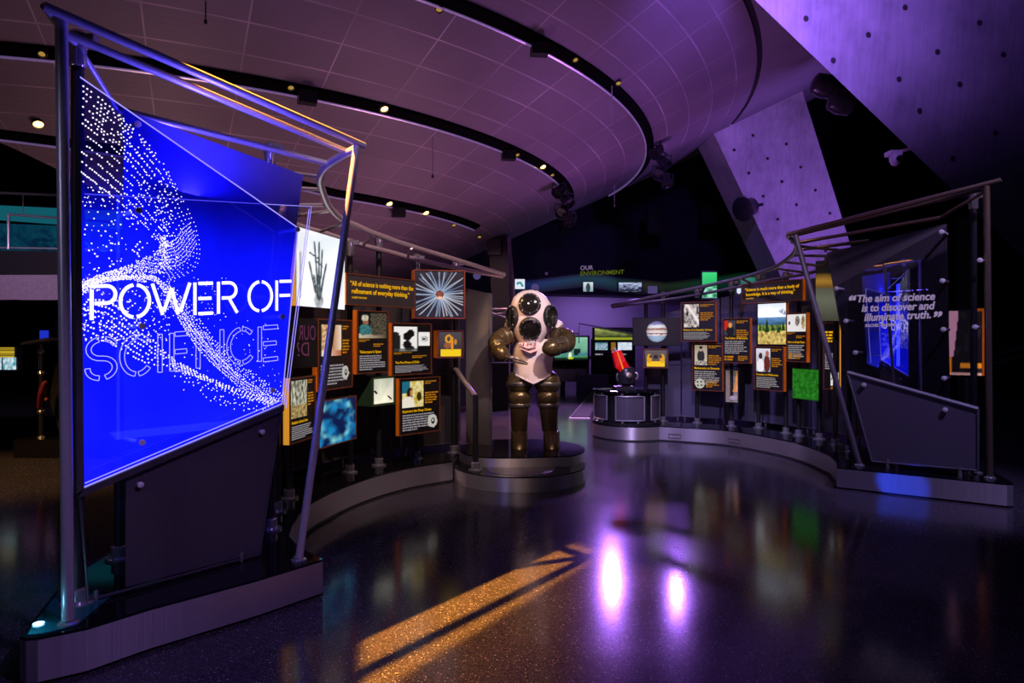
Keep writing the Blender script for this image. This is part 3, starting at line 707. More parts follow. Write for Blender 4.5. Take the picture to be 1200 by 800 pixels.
# ------------------------------------------------------------------ left blue sign
g0 = Vector((-2.335, 3.68, 0)); gd = Vector((.617, .787, 0)).normalized(); gn = Vector((gd.y, -gd.x, 0))   # gn faces right-front
def gfr(t, z, n): return Vector((g0.x+gd.x*t+gn.x*n, g0.y+gd.y*t+gn.y*n, z))
def gpx(px, py, off=0.0):
    dx = (px-600)/F; o_ = g0+gn*off
    # o.x+gd.x t = dx (o.y+gd.y t)
    t = (dx*o_.y-o_.x)/(gd.x-dx*gd.y); Y = o_.y+gd.y*t
    return t, wz(py, Y)
def bluemat():
    m, nt, out = newmat('edge_lit_blue_acrylic')
    tr = N(nt, 'ShaderNodeBsdfTransparent'); tr.inputs[0].default_value = (.45, .45, .95, 1)
    gl = N(nt, 'ShaderNodeBsdfGlossy'); gl.inputs['Roughness'].default_value = .0
    mx = N(nt, 'ShaderNodeMixShader'); mx.inputs[0].default_value = .04
    nt.links.new(tr.outputs[0], mx.inputs[1]); nt.links.new(gl.outputs[0], mx.inputs[2])
    tc = N(nt, 'ShaderNodeTexCoord'); sp = N(nt, 'ShaderNodeSeparateXYZ'); nt.links.new(tc.outputs['Object'], sp.inputs[0])
    mr = N(nt, 'ShaderNodeMapRange'); mr.inputs['From Min'].default_value = 1.80; mr.inputs['From Max'].default_value = 1.0
    mr.inputs['To Min'].default_value = .015; mr.inputs['To Max'].default_value = .8
    nt.links.new(sp.outputs[2], mr.inputs['Value']); mr.interpolation_type = 'SMOOTHSTEP'
    nzn = N(nt, 'ShaderNodeTexNoise'); nzn.inputs['Scale'].default_value = 1.6; nzn.inputs['Detail'].default_value = 3; nt.links.new(tc.outputs['Object'], nzn.inputs['Vector'])
    m2 = N(nt, 'ShaderNodeMath', operation='MULTIPLY'); m2.inputs[1].default_value = 1.7; nt.links.new(nzn.outputs['Fac'], m2.inputs[0])
    m3 = N(nt, 'ShaderNodeMath', operation='MULTIPLY'); nt.links.new(mr.outputs[0], m3.inputs[0]); nt.links.new(m2.outputs[0], m3.inputs[1])
    em = N(nt, 'ShaderNodeEmission'); em.inputs[0].default_value = (.004, .008, 1, 1); nt.links.new(m3.outputs[0], em.inputs[1])
    ad = N(nt, 'ShaderNodeAddShader'); nt.links.new(mx.outputs[0], ad.inputs[0]); nt.links.new(em.outputs[0], ad.inputs[1])
    nt.links.new(ad.outputs[0], out.inputs[0]); return m
M['blueglass'] = bluemat()
M['edgeglow'] = emis('glowing_glass_edge', S(150, 140, 255), 1.3)
M['dots'] = emis('etched_white_dots', S(235, 225, 255), 1.5)
M['lett'] = emis('etched_white_letters', S(240, 232, 255), 1.6)
M['lettout'] = emis('etched_outline_letters', S(190, 185, 255), 1.0)
M['bluefoil'] = pbr('blue_backing_mesh', (.05, .06, .34), .6, var=.12, scale=2)
sign = thing('lettered_glass_sign', gfr(.65, .9, 0), 'tall blue glowing glass sign reading POWER OF SCIENCE with white dot swirls', 'sign')
TL, TR, BR, BL = gpx(93, 90), gpx(349, 267), gpx(330, 473), gpx(97, 571)
b = MB(); b.prism([gfr(*TL, 0), gfr(*TR, 0), gfr(*BR, 0), gfr(*BL, 0)], gn*.002)
b.build('glass_pane', M['blueglass'], sign)
b = MB()
for p, q in ((TL, TR), (BL, BR), (TR, BR)): b.tube([gfr(*p, .003), gfr(*q, .003)], .004, 6)
q0, q1 = (BL[0]+.01, BL[1]+.022), (BR[0]-.01, BR[1]+.022); b.tube([gfr(*q0, .003), gfr(*q1, .003)], .003, 6)
b.build('glowing_edge', M['edgeglow'], sign)
M['framegrey'] = pbr('grey_sign_frame', (.09, .085, .1), .4, .5)
b = MB()
f1, f2, f3, f4 = gpx(86, 84), gpx(92, 84), gpx(97, 572), gpx(88, 578)
b.prism([gfr(*f1, -.01), gfr(*f2, -.01), gfr(*f3, -.01), gfr(*f4, -.01)], gn*.03)
k1, k2, k3, k4 = gpx(97, 572), gpx(331, 474), gpx(331, 481), gpx(90, 583)
b.prism([gfr(*k1, -.01), gfr(*k2, -.01), gfr(*k3, -.01), gfr(*k4, -.01)], gn*.03)
b.build('frame', M['framegrey'], sign)
# dots
def dots():
    mb = MB(); rnd = random.Random(3)
    def dot(px, py, r=1.0, el=1.0):
        t, z = gpx(px, py)
        if t < .01 or t > 1.36: return
        # stay inside the pane
        zt = TL[1]+(TR[1]-TL[1])*t/TR[0]; zb = BL[1]+(BR[1]-BL[1])*t/BR[0]
        if z > zt-.01 or z < zb+.01: return
        rr = .0045*r
        mb.face([gfr(t+rr*el*math.cos(k*PI/3), z+rr*math.sin(k*PI/3), .004) for k in range(6)])
    def path(pts, n):
        c = catmull([Vector((x, y, 0)) for x, y in pts], 12); L = [0]
        for i in range(1, len(c)): L.append(L[-1]+(c[i]-c[i-1]).length)
        out = []
        for k in range(n):
            s_ = L[-1]*k/(n-1)
            for i in range(1, len(c)):
                if L[i] >= s_-1e-6:
                    t = (s_-L[i-1])/max(1e-6, L[i]-L[i-1]); out.append(c[i-1].lerp(c[i], t)); break
        return out
    def family(A, B, m, n, jit, r0, r1, keep=1.0, power=1.0):
        PA, PB = path(A, n), path(B, n)
        for j in range(m):
            f = (j/max(1, m-1))**power
            for k in range(n):
                if rnd.random() > keep: continue
                p = PA[k].lerp(PB[k], f)
                dot(p.x+rnd.gauss(0, jit), p.y+rnd.gauss(0, jit), r0+(r1-r0)*k/n, 1.0)
    family([(93, 98), (125, 122), (160, 155), (190, 190), (212, 230), (230, 270), (233, 300), (224, 318), (200, 328)],
           [(93, 200), (125, 225), (155, 250), (180, 275), (188, 285), (191, 292), (192, 298), (192, 303), (190, 310)], 11, 56, .25, 1.2, .6, .72, 1.2)
    family([(120, 118), (160, 158), (190, 195), (205, 222), (205, 245), (195, 270), (192, 295)], [(100, 140), (140, 175), (170, 215), (185, 250), (190, 280), (192, 295), (192, 305)], 5, 44, .4, 1.2, .75, .6)
    family([(196, 285), (206, 280), (214, 268), (222, 262)], [(194, 312), (210, 310), (222, 298), (230, 285)], 8, 26, .3, .65, .55)
    family([(192, 290), (165, 305), (130, 318), (95, 330)], [(192, 318), (160, 322), (125, 327), (95, 345)], 9, 60, .8, .7, .9, .8)
    family([(95, 331), (130, 325), (160, 323), (185, 326), (205, 350), (225, 382), (250, 412), (285, 445), (322, 468)],
           [(95, 337), (130, 329), (160, 327), (182, 330), (200, 355), (218, 388), (243, 420), (280, 452), (318, 474)], 4, 170, .5, .85, .8)
    family([(95, 350), (130, 355), (165, 385), (200, 418), (240, 440), (290, 460), (325, 470)], [(95, 385), (125, 398), (160, 420), (200, 432), (240, 445), (285, 466), (318, 474)], 7, 64, .4, 1.3, .9, .8)
    family([(195, 330), (230, 370), (262, 410), (300, 440), (330, 462)], [(205, 360), (235, 398), (265, 430), (300, 455), (325, 470)], 6, 60, .4, .85, .9, .75)
    family([(205, 440), (240, 465), (270, 480), (300, 484)], [(235, 440), (265, 455), (290, 465), (320, 475)], 6, 18, 1.2, .9, .9, .7)
    for k in range(200): dot(rnd.uniform(96, 195), rnd.uniform(210, 330), rnd.uniform(.5, 1.2))
    for k in range(220): dot(rnd.uniform(98, 200), rnd.uniform(335, 400), rnd.uniform(.5, 1.1))
    for k in range(120): dot(rnd.uniform(215, 335), rnd.uniform(370, 470), rnd.uniform(.4, .9))
    for k in range(60): dot(rnd.uniform(190, 265), rnd.uniform(325, 375), rnd.uniform(.4, .8))
    for k in range(90): dot(rnd.gauss(192, 5), rnd.gauss(295, 14), rnd.uniform(.6, 1.4))
    for k in range(26): dot(94.5, 105+k*16+rnd.uniform(-3, 3), .8)
    return mb
o = dots().build('dot_pattern', M['dots'], sign); o['kind'] = 'stuff'
# stencil letters as strokes
def arc(cx, cy, rx, ry, a0, a1, n=12): return [(cx+rx*math.cos(math.radians(a0+(a1-a0)*k/n)), cy+ry*math.sin(math.radians(a0+(a1-a0)*k/n))) for k in range(n+1)]
GL = {
 'P': [[(.06, 0), (.06, .88)], [(0, .97), (.55, .97)]+arc(.62, .72, .34, .25, 90, -90)+[(.16, .47)]],
 'O': [arc(.5, .5, .46, .48, 97, 263), arc(.5, .5, .46, .48, 83, -83)],
 'W': [[(0, 1), (.27, .05)], [(.30, .15), (.5, .85)], [(.5, .85), (.68, .05)], [(.74, .12), (1, 1)]],
 'E': [[(.04, 0), (.04, 1)], [(.22, .97), (1, .97)], [(.22, .5), (.92, .5)], [(.22, .03), (1, .03)]],
 'R': [[(.06, 0), (.06, 1)], [(.22, .97), (.55, .97)]+arc(.58, .73, .34, .24, 90, -90)+[(.22, .49)], [(.6, .44), (.98, 0)]],
 'F': [[(.04, 0), (.04, 1)], [(.22, .97), (1, .97)], [(.22, .5), (.92, .5)]],
 'S': [arc(.55, .74, .42, .24, 20, 80, 6), arc(.5, .74, .44, .24, 105, 250, 8)+arc(.52, .26, .42, .24, 85, -75, 9), arc(.45, .26, .42, .24, 265, 175, 6)],
 'C': [arc(.52, .5, .48, .48, 45, 88, 5), arc(.52, .5, .48, .48, 98, 262), arc(.52, .5, .48, .48, 275, 318, 5)],
 'I': [[(.5, 0), (.5, 1)]],
 'N': [[(.05, 0), (.05, 1)], [(.2, .95), (.8, .05)], [(.95, 0), (.95, 1)]],
}
def stroke(poly, wdt):
    L, R = [], []
    for i, p in enumerate(poly):
        a = poly[max(0, i-1)]; c = poly[min(len(poly)-1, i+1)]
        dx, dy = c[0]-a[0], c[1]-a[1]; l = math.hypot(dx, dy) or 1
        nx, ny = -dy/l*wdt/2, dx/l*wdt/2; L.append((p[0]+nx, p[1]+ny)); R.append((p[0]-nx, p[1]-ny))
    return L, R
def letters(word, spans, base, cap, wdt, outline):
    b = MB(); t_a, t_b = gpx(spans[0][0], 395)[0], gpx(spans[-1][1], 395)[0]
    for ch, (x0, x1) in zip(word, spans):
        ta, tb_ = gpx(x0, 395)[0], gpx(x1, 395)[0]
        def mp(u, v):
            t = ta+(tb_-ta)*u; fr_ = (t-t_a)/(t_b-t_a); return (t, base[0]+(base[1]-base[0])*fr_+v*(cap[0]+(cap[1]-cap[0])*fr_))
        for pl in GL[ch]:
            q = [mp(*p) for p in pl]; L, R = stroke(q, wdt)
            if not outline:
                for i in range(len(q)-1): b.face([gfr(*L[i], .006), gfr(*L[i+1], .006), gfr(*R[i+1], .006), gfr(*R[i], .006)])
            else:
                loop = L+R[::-1]+[L[0]]
                for i in range(len(loop)-1):
                    (x0_, y0_), (x1_, y1_) = loop[i], loop[i+1]; dx, dy = x1_-x0_, y1_-y0_; l = math.hypot(dx, dy) or 1; nx, ny = -dy/l*.0022, dx/l*.0022
                    b.face([gfr(x0_+nx, y0_+ny, .006), gfr(x1_+nx, y1_+ny, .006), gfr(x1_-nx, y1_-ny, .006), gfr(x0_-nx, y0_-ny, .006)])
    return b
letters('POWEROF', [(105, 136), (139, 176), (178, 222), (227, 249), (254, 278), (290, 319), (323, 341)], (1.793, 1.888), (.19, .205), .020, False).build('title_lettering', M['lett'], sign)
letters('SCIENCE', [(101, 136), (141, 178), (183, 191), (200, 220), (230, 261), (266, 298), (303, 325)], (1.466, 1.55), (.222, .228), .026, True).build('outline_lettering', M['lettout'], sign)
# stand-off bolts
for k, (px, py) in enumerate([(160, 146), (161, 247), (347, 269), (329, 371), (318, 457), (165, 518), (165, 382)]):
    t, z = gpx(px, py); b = MB(); b.lathe([(.013, -.2), (.013, .012), (.018, .012), (.018, .022), (.006, .026)], gfr(t, z, 0), gn, 12); b.build('standoff_bolt', M['white'], sign)
# backing sheet behind the glass
bk = .22
bc = [gpx(145, 128, -bk), gpx(355, 205, -bk), gpx(343, 300, -bk), gpx(322, 480, -bk), gpx(145, 548, -bk)]
root = thing('backing_sheet', gfr(.8, .95, -bk), 'blue backing sheet of perforated metal behind the lettered glass sign', 'metal sheet')
b = MB(); b.prism([gfr(t, z, -bk) for t, z in bc], gn*-.012); b.build('sheet', M['bluefoil'], root)
# second clear pane
sc2 = [gpx(97, 227, -.14), gpx(365, 242, -.14), gpx(335, 478, -.14), gpx(100, 556, -.14)]
root = thing('clear_glass_pane', gfr(.7, .95, -.14), 'clear glass pane with glowing edges just behind the lettered sign', 'glass pane')
b = MB(); b.prism([gfr(t, z, -.14) for t, z in sc2], gn*-.004); b.build('glass_pane', M['glass'], root)
b = MB(); b.tube([gfr(*sc2[0], -.14), gfr(*sc2[1], -.14), gfr(*sc2[2], -.14)], .003, 6); b.tube([gfr(sc2[1][0]-.02, sc2[1][1]-.02, -.14), gfr(sc2[2][0]-.02, sc2[2][1], -.14)], .003, 6); b.build('glowing_edge', M['edgeglow'], root)
# lower mesh screen below the sign
lm = [gpx(150, 553), gpx(332, 481), gpx(307, 648), gpx(150, 689)]
root = thing('mesh_screen', gfr(.7, .26, -.02), 'dark perforated screen with slanted top under the blue lettered sign', 'screen')
b = MB(); b.prism([gfr(t, z, -.03) for t, z in lm], gn*-.01); b.build('mesh_sheet', M['back'], root)
b = MB(); bl = gpx(106, 705); br_ = gpx(307, 650); b.tube([gfr(*gpx(332, 481), -.03), gfr(*br_, -.03), gfr(*bl, -.03), gfr(*gpx(96, 584), -.03)], .011, 8); b.build('frame_bar', M['framegrey'], root)
for px, py in ((165, 568), (308, 506)):
    t, z = gpx(px, py); b = MB(); b.lathe([(.014, -.05), (.014, .02), (.018, .022), (.006, .03)], gfr(t, z, -.02), gn, 12); b.build('standoff_bolt', M['white'], root)
b = MB()
for px in (115, 286):
    t, z = gpx(px, 395); zz = .27+(.03 if px > 200 else .02); b.tube([gfr(t, .24, -.03), gfr(t, .30, -.03)], .012, 8)
b.build('foot', M['chrome'], root)
# teal glowing glass cover and uplight at the plinth tip
root = thing('plinth_uplight', (-2.38, 3.5, .24), 'small glowing teal uplight set in the tip of the left plinth', 'light')
b = MB(); b.prism([(-2.31, 3.35, .242), (-2.20, 3.45, .242), (-2.26, 3.85, .242), (-2.60, 3.92, .242), (-2.42, 3.44, .242), (-2.37, 3.34, .242)], (0, 0, .004)); b.build('glass_cover', M['tealtop'], root)
b = MB(); b.lathe([(.022, 0), (.026, .006), (.01, .012)], (-2.40, 3.46, .246), n=14); b.build('lamp', emis('cyan_lamp', S(140, 210, 255), 6), root)
# mirrored lettering on the far glass
root, fr, wd, ht = exhibit('reversed_glass_sign', 'dark glass pane with faint reversed pink letters right of the blue sign', 'glass panel', 338, 372, 372, 432, 6.0, 6.35, depth=.012, edge='black', rim=False)
M['pinkt'] = emis('faint_pink_letters', S(120, 60, 95), .55)
mfr = lambda u, v, n: fr(wd-u, v, n)
text_mesh('lettering', 'OUR', mfr, .03, .56*ht, .14, M['pinkt'], root, width=.60*wd)
text_mesh('lettering', 'D?', mfr, .12, .24*ht, .13, M['pinkt'], root, width=.42*wd)

# ------------------------------------------------------------------ left exhibit panels
LT = [(317, 5.1), (324, 5.6), (339, 6.05), (410, 7.2), (444, 7.6), (488, 8.1), (534, 8.5), (560, 8.75)]
def LY(px, o=0.0): return interp(px, LT)-.08-o
def blob(u, v, cu, cv, ru, rv): return ((u-cu)/ru)**2+((v-cv)/rv)**2
def px_uv(x, y, x0, x1, y0, y1): return ((x-x0)/(x1-x0), 1-(y-y0)/(y1-y0))
# hand x-ray
def xray(u, v):
    c = mixc(S(250, 252, 255), S(225, 238, 245), .5+.5*nz(u, v, 3, 1))
    bones = []
    for tip, base, wd_ in [((.34, .86), (.39, .42), .012), ((.435, .87), (.43, .42), .013), ((.50, .78), (.47, .40), .012), ((.24, .58), (.36, .20), .013), ((.585, .60), (.47, .22), .013),
                           ((.39, .44), (.41, .12), .016), ((.45, .42), (.44, .10), .016), ((.33, .42), (.40, .12), .012), ((.52, .38), (.46, .12), .012)]:
        bones.append((tip, base, wd_))
    dark = 0
    for a, b_, wd_ in bones:
        d, t = seg(u, v, a, b_)
        k = wd_*(1+.35*abs(math.sin(t*9)))
        dark = max(dark, 1-max(0, d-k*.6)/(k*1.0))
    if blob(u, v, .43, .10, .09, .12) < 1: dark = max(dark, .55+.3*nz(u, v, 20, 2))
    if blob(u, v, .42, .37, .045, .07) < 1: dark = 1
    for a, b_ in (((.24, .71), (.41, .66)), ((.36, .62), (.50, .56))):
        if seg(u, v, a, b_)[0] < .010: dark = 1
    d, t = seg(u, v, (.07, .68), (.07, .12))
    dark = max(dark, .75-d/.035)
    d, t = seg(u, v, (.98, .62), (.93, .2)); dark = max(dark, .5-d/.02)
    return mixc(c, S(60, 75, 80), max(0, dark))
root, fr, wd, ht = exhibit('light_box', 'bright white light box with an x-ray picture of a hand', 'light box', 347, 403.5, 265, 358, LY(347), LY(403.5), edge='yellowedge', rim=False)
picture('x_ray_picture', fr, 0, wd, 0, ht, .004, xray, 70, 90, M['piclit'], root)
# quotation sign
def quote(label, xl, xr, yt, yb, Yl, Yr, lines, author, edge):
    root, fr, wd, ht = exhibit('quotation_sign', label, 'sign', xl, xr, yt, yb, Yl, Yr, edge=edge, face='quoteface')
    text_mesh('quotation_text', lines[0], fr, .055*wd, .62*ht, .155*ht, M['ytext'], root, width=.89*wd, bold=.022)
    text_mesh('quotation_text', lines[1], fr, .075*wd, .38*ht, .155*ht, M['ytext'], root, width=.81*wd, bold=.022)
    text_mesh('author_text', author, fr, .075*wd, .22*ht, .06*ht, M['ytext'], root, bold=.02, maxw=.2*wd)
quote('dark quotation sign with yellow text about refinement of everyday thinking', 405, 488, 319.5, 357, LY(405), LY(488)-.05, ['\u201cAll of science is nothing more than the', 'refinement of everyday thinking.\u201d'], 'ALBERT EINSTEIN', 'yellowedge')
# anemone picture
rays = [(random.Random(5).random(), 0)]
rr_ = random.Random(11); RAYS = [(i*2*PI/46+rr_.uniform(-.06, .06), rr_.uniform(.38, .52), rr_.uniform(-.25, .25), rr_.random()) for i in range(46)]
def anem(u, v):
    x, y = u-.5, v-.5; r = math.hypot(x, y); a = math.atan2(y, x)
    c = mixc(S(10, 14, 24), S(50, 55, 60), min(1, max(0, abs(y)*1.4-.3)))
    c = mixc(c, S(95, 130, 165), max(0, .75-r*2.2))
    for th, ln, bend, b_ in RAYS:
        d = abs((a-th-bend*r+PI) % (2*PI)-PI)*r
        if r < ln+.12 and r > .07: c = mixc(c, mixc(S(95, 140, 185), S(225, 235, 245), b_), max(0, 1-d/(.012+.004*b_))*.95)
    if r < .085: c = mixc(S(150, 75, 45), S(35, 25, 25), (r-.03)/.08+.5*nz(u, v, 30))
    if blob(u, v, .5, .42, .06, .035) < 1: c = S(245, 190, 150)
    return c
root, fr, wd, ht = exhibit('picture_box', 'square picture box of a bursting blue-white sea anemone at left', 'picture', 485, 545, 315.5, 373, 7.95, 8.12, depth=.2)
picture('anemone_picture', fr, .04*wd, .96*wd, .04*ht, .96*ht, .004, anem, 84, 84, M['pic'], root)
# panels with a photograph and text
def p_girl(u, v):
    c = S(12, 12, 14)
    if u > .42: c = mixc(c, S(150, 140, 110), .8*max(0, nz(u*1.0, v, 28, 3)+.25) if (v > .2) else .2)
    if blob(u, v, .22, .28, .22, .30) < 1: c = mixc(S(70, 140, 140), S(35, 80, 85), nz(u, v, 14)+.5)
    if blob(u, v, .24, .66, .10, .13) < 1: c = S(150, 95, 70)
    if blob(u, v, .21, .80, .13, .13) < 1: c = mixc(S(220, 215, 190), S(140, 130, 110), nz(u, v, 16)+.4)
    if v < .14+.06*nz(u, v, 9): c = mixc(S(205, 190, 160), S(80, 60, 40), u)
    return c
def p_dna(u, v):
    if u < .62:
        c = S(245, 245, 240)
        if blob(u, v, .46, .72, .11, .16) < 1 or blob(u, v, .36, .60, .12, .18) < 1: c = S(15, 12, 12)
        if blob(u, v, .35, .28, .12, .16) < 1 or blob(u, v, .42, .12, .15, .10) < 1: c = S(18, 16, 16)
        if blob(u, v, .05, .35, .14, .45) < 1: c = S(30, 30, 30)
        if v < .12: c = mixc(c, S(60, 60, 58), .8)
        return c
    if u < .68 or v > .78 or v < .22: return S(12, 11, 11)
    c = S(245, 245, 240); r = math.hypot((u-.84)/.9, v-.5)
    if r < .05: c = S(60, 60, 60)
    elif abs(r-.1) < .02: c = S(170, 170, 165)
    return c
def p_deep(u, v):
    c = mixc(S(200, 170, 40), S(240, 235, 180), nz(u, v, 7, 4)+.5)
    if u < .38 and v > .55: c = S(30, 110, 130)
    if blob(u, v, .36, .55, .14, .22) < 1: c = S(40, 22, 14)
    if blob(u, v, .43, .55, .07, .13) < 1: c = S(200, 140, 70)
    if blob(u, v, .25, .15, .32, .28) < 1: c = S(240, 235, 215)
    if blob(u, v, .80, .40, .12, .18) < 1: c = S(60, 45, 15)
    return c
def p_port(u, v):
    c = mixc(S(235, 195, 140), S(120, 60, 30), .4+nz(u, v, 10, 6))
    if u > .55: c = mixc(S(190, 120, 60), S(235, 215, 190), (u-.55)/.4)
    if blob(u, v, .35, .45, .22, .28) < 1: c = mixc(S(240, 215, 170), S(150, 80, 40), nz(u, v, 14, 8)+.5)
    if v < .2: c = mixc(S(245, 225, 200), S(180, 90, 40), u)
    return c
def p_rail(u, v):
    c = mixc(S(225, 225, 200), S(70, 75, 50), .5+nz(u*1.5, v, 8, 9))
    if abs(math.sin(u*14+v*3)) < .25: c = S(40, 38, 25)
    if v < .35: c = mixc(S(220, 190, 120), S(70, 55, 30), .5+.8*nz(u, v*2, 9, 3))
    return c
def creature(parent, fr, cu, cv, r, wd, ht, fn=None):
    b = MB(); rnd = random.Random(2); n = 20
    b.face([fr(cu+r*(1+.08*rnd.uniform(-1, 1))*math.cos(2*PI*k/n), cv+r*1.05*(1+.08*rnd.uniform(-1, 1))*math.sin(2*PI*k/n), .005) for k in range(n)], 0)
    b.face([fr(cu+r*.4*math.cos(2*PI*k/12)+.1*r, cv+r*.5*math.sin(2*PI*k/12), .007) for k in range(12)], 1)
    b.face([fr(cu+r*.2*math.cos(2*PI*k/8)+.05*r, cv+r*.25*math.sin(2*PI*k/8)+.1*r, .009) for k in range(8)], 0)
    b.build('round_emblem', [M['wtext'], M['black']], parent)
infopanel('left exhibit panel with a girl in a teal top before shelves, titled Telescopes in Space', 418, 454.8, 363, 438.5, LY(418, .12), LY(454.8, .12), 'Telescopes in Space', p_girl, (.06, .94, .56, .96), 21)
infopanel('left exhibit panel with a black-and-white plant photo, titled The First Photo of DNA', 459, 505.5, 378, 440.5, LY(459, .10), LY(505.5, .10), 'The First Photo of DNA', p_dna, (.05, .95, .46, .93), 31, layout='tall')
r_, fr, wd, ht = infopanel('left panel with a woman in white and round white creature, titled Exploring the Deep Ocean', 467.5, 515.5, 443.5, 511, LY(467, .14), LY(515, .14), 'Exploring the Deep Ocean', p_deep, (.07, .58, .48, .94), 41)
creature(r_, fr, .80*wd, .20*ht, .12*wd, wd, ht)
r_, fr, wd, ht = infopanel('left exhibit panel with warm orange portrait, half hidden by the leaning post', 372, 412.5, 373, 459, LY(372, .05), LY(412.5, .05), None, p_port, (.10, .66, .48, .92), 51)
creature(r_, fr, .78*wd, .23*ht, .10*wd, wd, ht)
infopanel('left exhibit panel with a pale railway photograph, low beside the blue sign', 339, 369, 443, 521.5, LY(339, .2), LY(369, .2), 'Radiation Saves Lives', p_rail, (.04, .66, .38, .95), 61, edge='yellowedge')
# machine pictures
def p_machine(u, v):
    c = mixc(S(40, 38, 42), S(110, 100, 95), v*.8)
    if v < .32 and .08 < u < .92: c = S(250, 205, 20)
    if .30 < u < .70 and .36 < v < .88:
        c = S(95, 80, 70)
        if .40 < u < .60 and .48 < v < .70: c = S(25, 22, 24)
    for cu in (.2, .8):
        if blob(u, v, cu, .50, .12, .28) < 1: c = S(225, 165, 20)
        if blob(u, v, cu+(.06 if cu < .5 else -.06), .62, .06, .1) < 1: c = S(70, 50, 15)
    return c
def p_machine2(u, v):
    c = mixc(S(30, 28, 32), S(90, 85, 85), v*.8)
    if v < .28 and .08 < u < .95: c = S(250, 215, 20)
    if blob(u, v, .42, .72, .16, .18) < 1 and blob(u, v, .42, .72, .08, .09) > 1: c = S(240, 165, 30)
    if .5 < u < .62 and .25 < v < .8: c = S(235, 150, 30)
    if blob(u, v, .36, .45, .15, .12) < 1: c = S(150, 90, 60)
    if blob(u, v, .72, .6, .06, .12) < 1: c = S(200, 140, 40)
    return c
root, fr, wd, ht = exhibit('showcase_box', 'small left showcase box holding a gilded machine on a yellow stand', 'showcase', 512.5, 543, 387, 419.5, 8.3, 8.42, depth=.18)
picture('display_face', fr, .06*wd, .94*wd, .06*ht, .94*ht, .004, p_machine2, 36, 36, M['pic'], root)
# nebula
def nebula(u, v):
    d = noise.turbulence(Vector((u*3+1, v*3, 1.3)), 5, True)+.7*noise.noise(Vector((u*2.3, v*2.3, 4)))
    c = mixc(S(5, 22, 70), S(20, 130, 190), d*1.5-.55)
    arc_ = abs(blob(u, v, .45, .55, .42, .48)-1); c = mixc(c, S(140, 235, 240), max(0, .75-arc_*1.6)*max(0, .35+nz(u, v, 7, 5)))
    return c
root, fr, wd, ht = exhibit('light_box', 'glowing blue nebula light box low beside the leaning post', 'light box', 373, 417, 470, 526.5, LY(373, .16), LY(417, .16), edge='copper')
picture('nebula_picture', fr, .02*wd, .98*wd, .02*ht, .98*ht, .004, nebula, 60, 60, M['piclit'], root)
# small recessed lamp showcase
def showcase(label, xl, xr, yt, yb, Yl, Yr, inner, edge='black'):
    fr, wd = frame_from(xl, xr, Yl, Yr, yb); ht = (yb-yt)/F*Yl; dp = .22
    root = thing('showcase_box', fr(wd/2, 0, -.1), label, 'showcase')
    b = MB(); t = .022
    b.boxf(fr, (0, 0, -dp), (wd, t, 0)); b.boxf(fr, (0, ht-t, -dp), (wd, ht, 0)); b.boxf(fr, (0, t, -dp), (t, ht-t, 0)); b.boxf(fr, (wd-t, t, -dp), (wd, ht-t, 0)); b.boxf(fr, (t, t, -dp), (wd-t, ht-t, -dp+.01))
    b.build('case', M[edge], root)
    b = MB(); b.boxf(fr, (t, t, -dp+.012), (wd-t, ht-t, -dp+.016)); b.boxf(fr, (t, t, -dp+.016), (wd-t, t+.004, -.005)); b.boxf(fr, (wd-t-.004, t, -dp+.016), (wd-t, ht-t, -.005))
    b.boxf(fr, (t, t, -dp+.016), (t+.004, ht-t, -.005)); b.build('lining', M[inner], root)
    return root, fr, wd, ht
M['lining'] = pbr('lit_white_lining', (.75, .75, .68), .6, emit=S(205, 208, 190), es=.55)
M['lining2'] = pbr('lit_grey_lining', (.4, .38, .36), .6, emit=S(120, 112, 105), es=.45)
M['greenedge'] = pbr('dark_green_case', (.04, .10, .04), .5)
root, fr, wd, ht = showcase('small lit showcase with a white lamp and dark green case', 436.5, 463, 442, 476.5, LY(436, .1), LY(463, .1), 'lining', 'greenedge')
b = MB(); b.lathe([(.02, -.03), (.035, 0), (.035, .03), (.01, .05)], fr(.28*wd, .62*ht, -.1), fr(.3, 0, .6)-fr(0, 0, 0), 14); b.build('lamp_head', M['lining'], root)
b = MB(); b.tube([fr(.3*wd, .58*ht, -.1), fr(.48*wd, .40*ht, -.1)], .012, 8); b.build('lamp_arm', M['black'], root)
b = MB(); b.tube([fr(.82*wd, .3*ht, -.05), fr(.92*wd, .18*ht, -.03)], .008, 6); b.build('probe', M['black'], root)

# ------------------------------------------------------------------ right exhibit panels
RT = [(740, 12.05), (757, 11.96), (777, 11.8), (817, 11.55), (857, 11.2), (889, 10.85), (921, 10.4), (960, 9.77), (979, 9.27), (995, 8.68)]
def RY(px, o=0.0): return interp(px, RT)-.12-o
def p_astro(u, v):
    c = mixc(S(225, 215, 195), S(30, 28, 26), .5+1.2*nz(u, v, 6, 13))
    if abs((u-.2)-(1-v)) < .12: c = S(235, 230, 215)
    if blob(u, v, .4, .3, .22, .25) < 1: c = mixc(S(210, 205, 190), S(40, 38, 36), .5+nz(u, v, 14, 2))
    return c
def p_man(u, v):
    c = mixc(S(205, 190, 165), S(170, 155, 130), v)
    if blob(u, v, .5, .45, .3, .32) < 1: c = S(45, 42, 42)
    if blob(u, v, .5, .80, .11, .13) < 1: c = S(190, 165, 140)
    if blob(u, v, .5, .88, .12, .08) < 1: c = S(40, 35, 32)
    if v < .22: c = mixc(S(60, 50, 42), S(225, 215, 195), .5+nz(u, v, 12))
    return c
def p_man2(u, v):
    c = S(60, 62, 68)
    if u < .35 and v > .35: c = S(190, 40, 25)
    if blob(u, v, .55, .3, .36, .36) < 1: c = S(28, 26, 30)
    if blob(u, v, .55, .68, .17, .18) < 1: c = S(225, 150, 60)
    return c
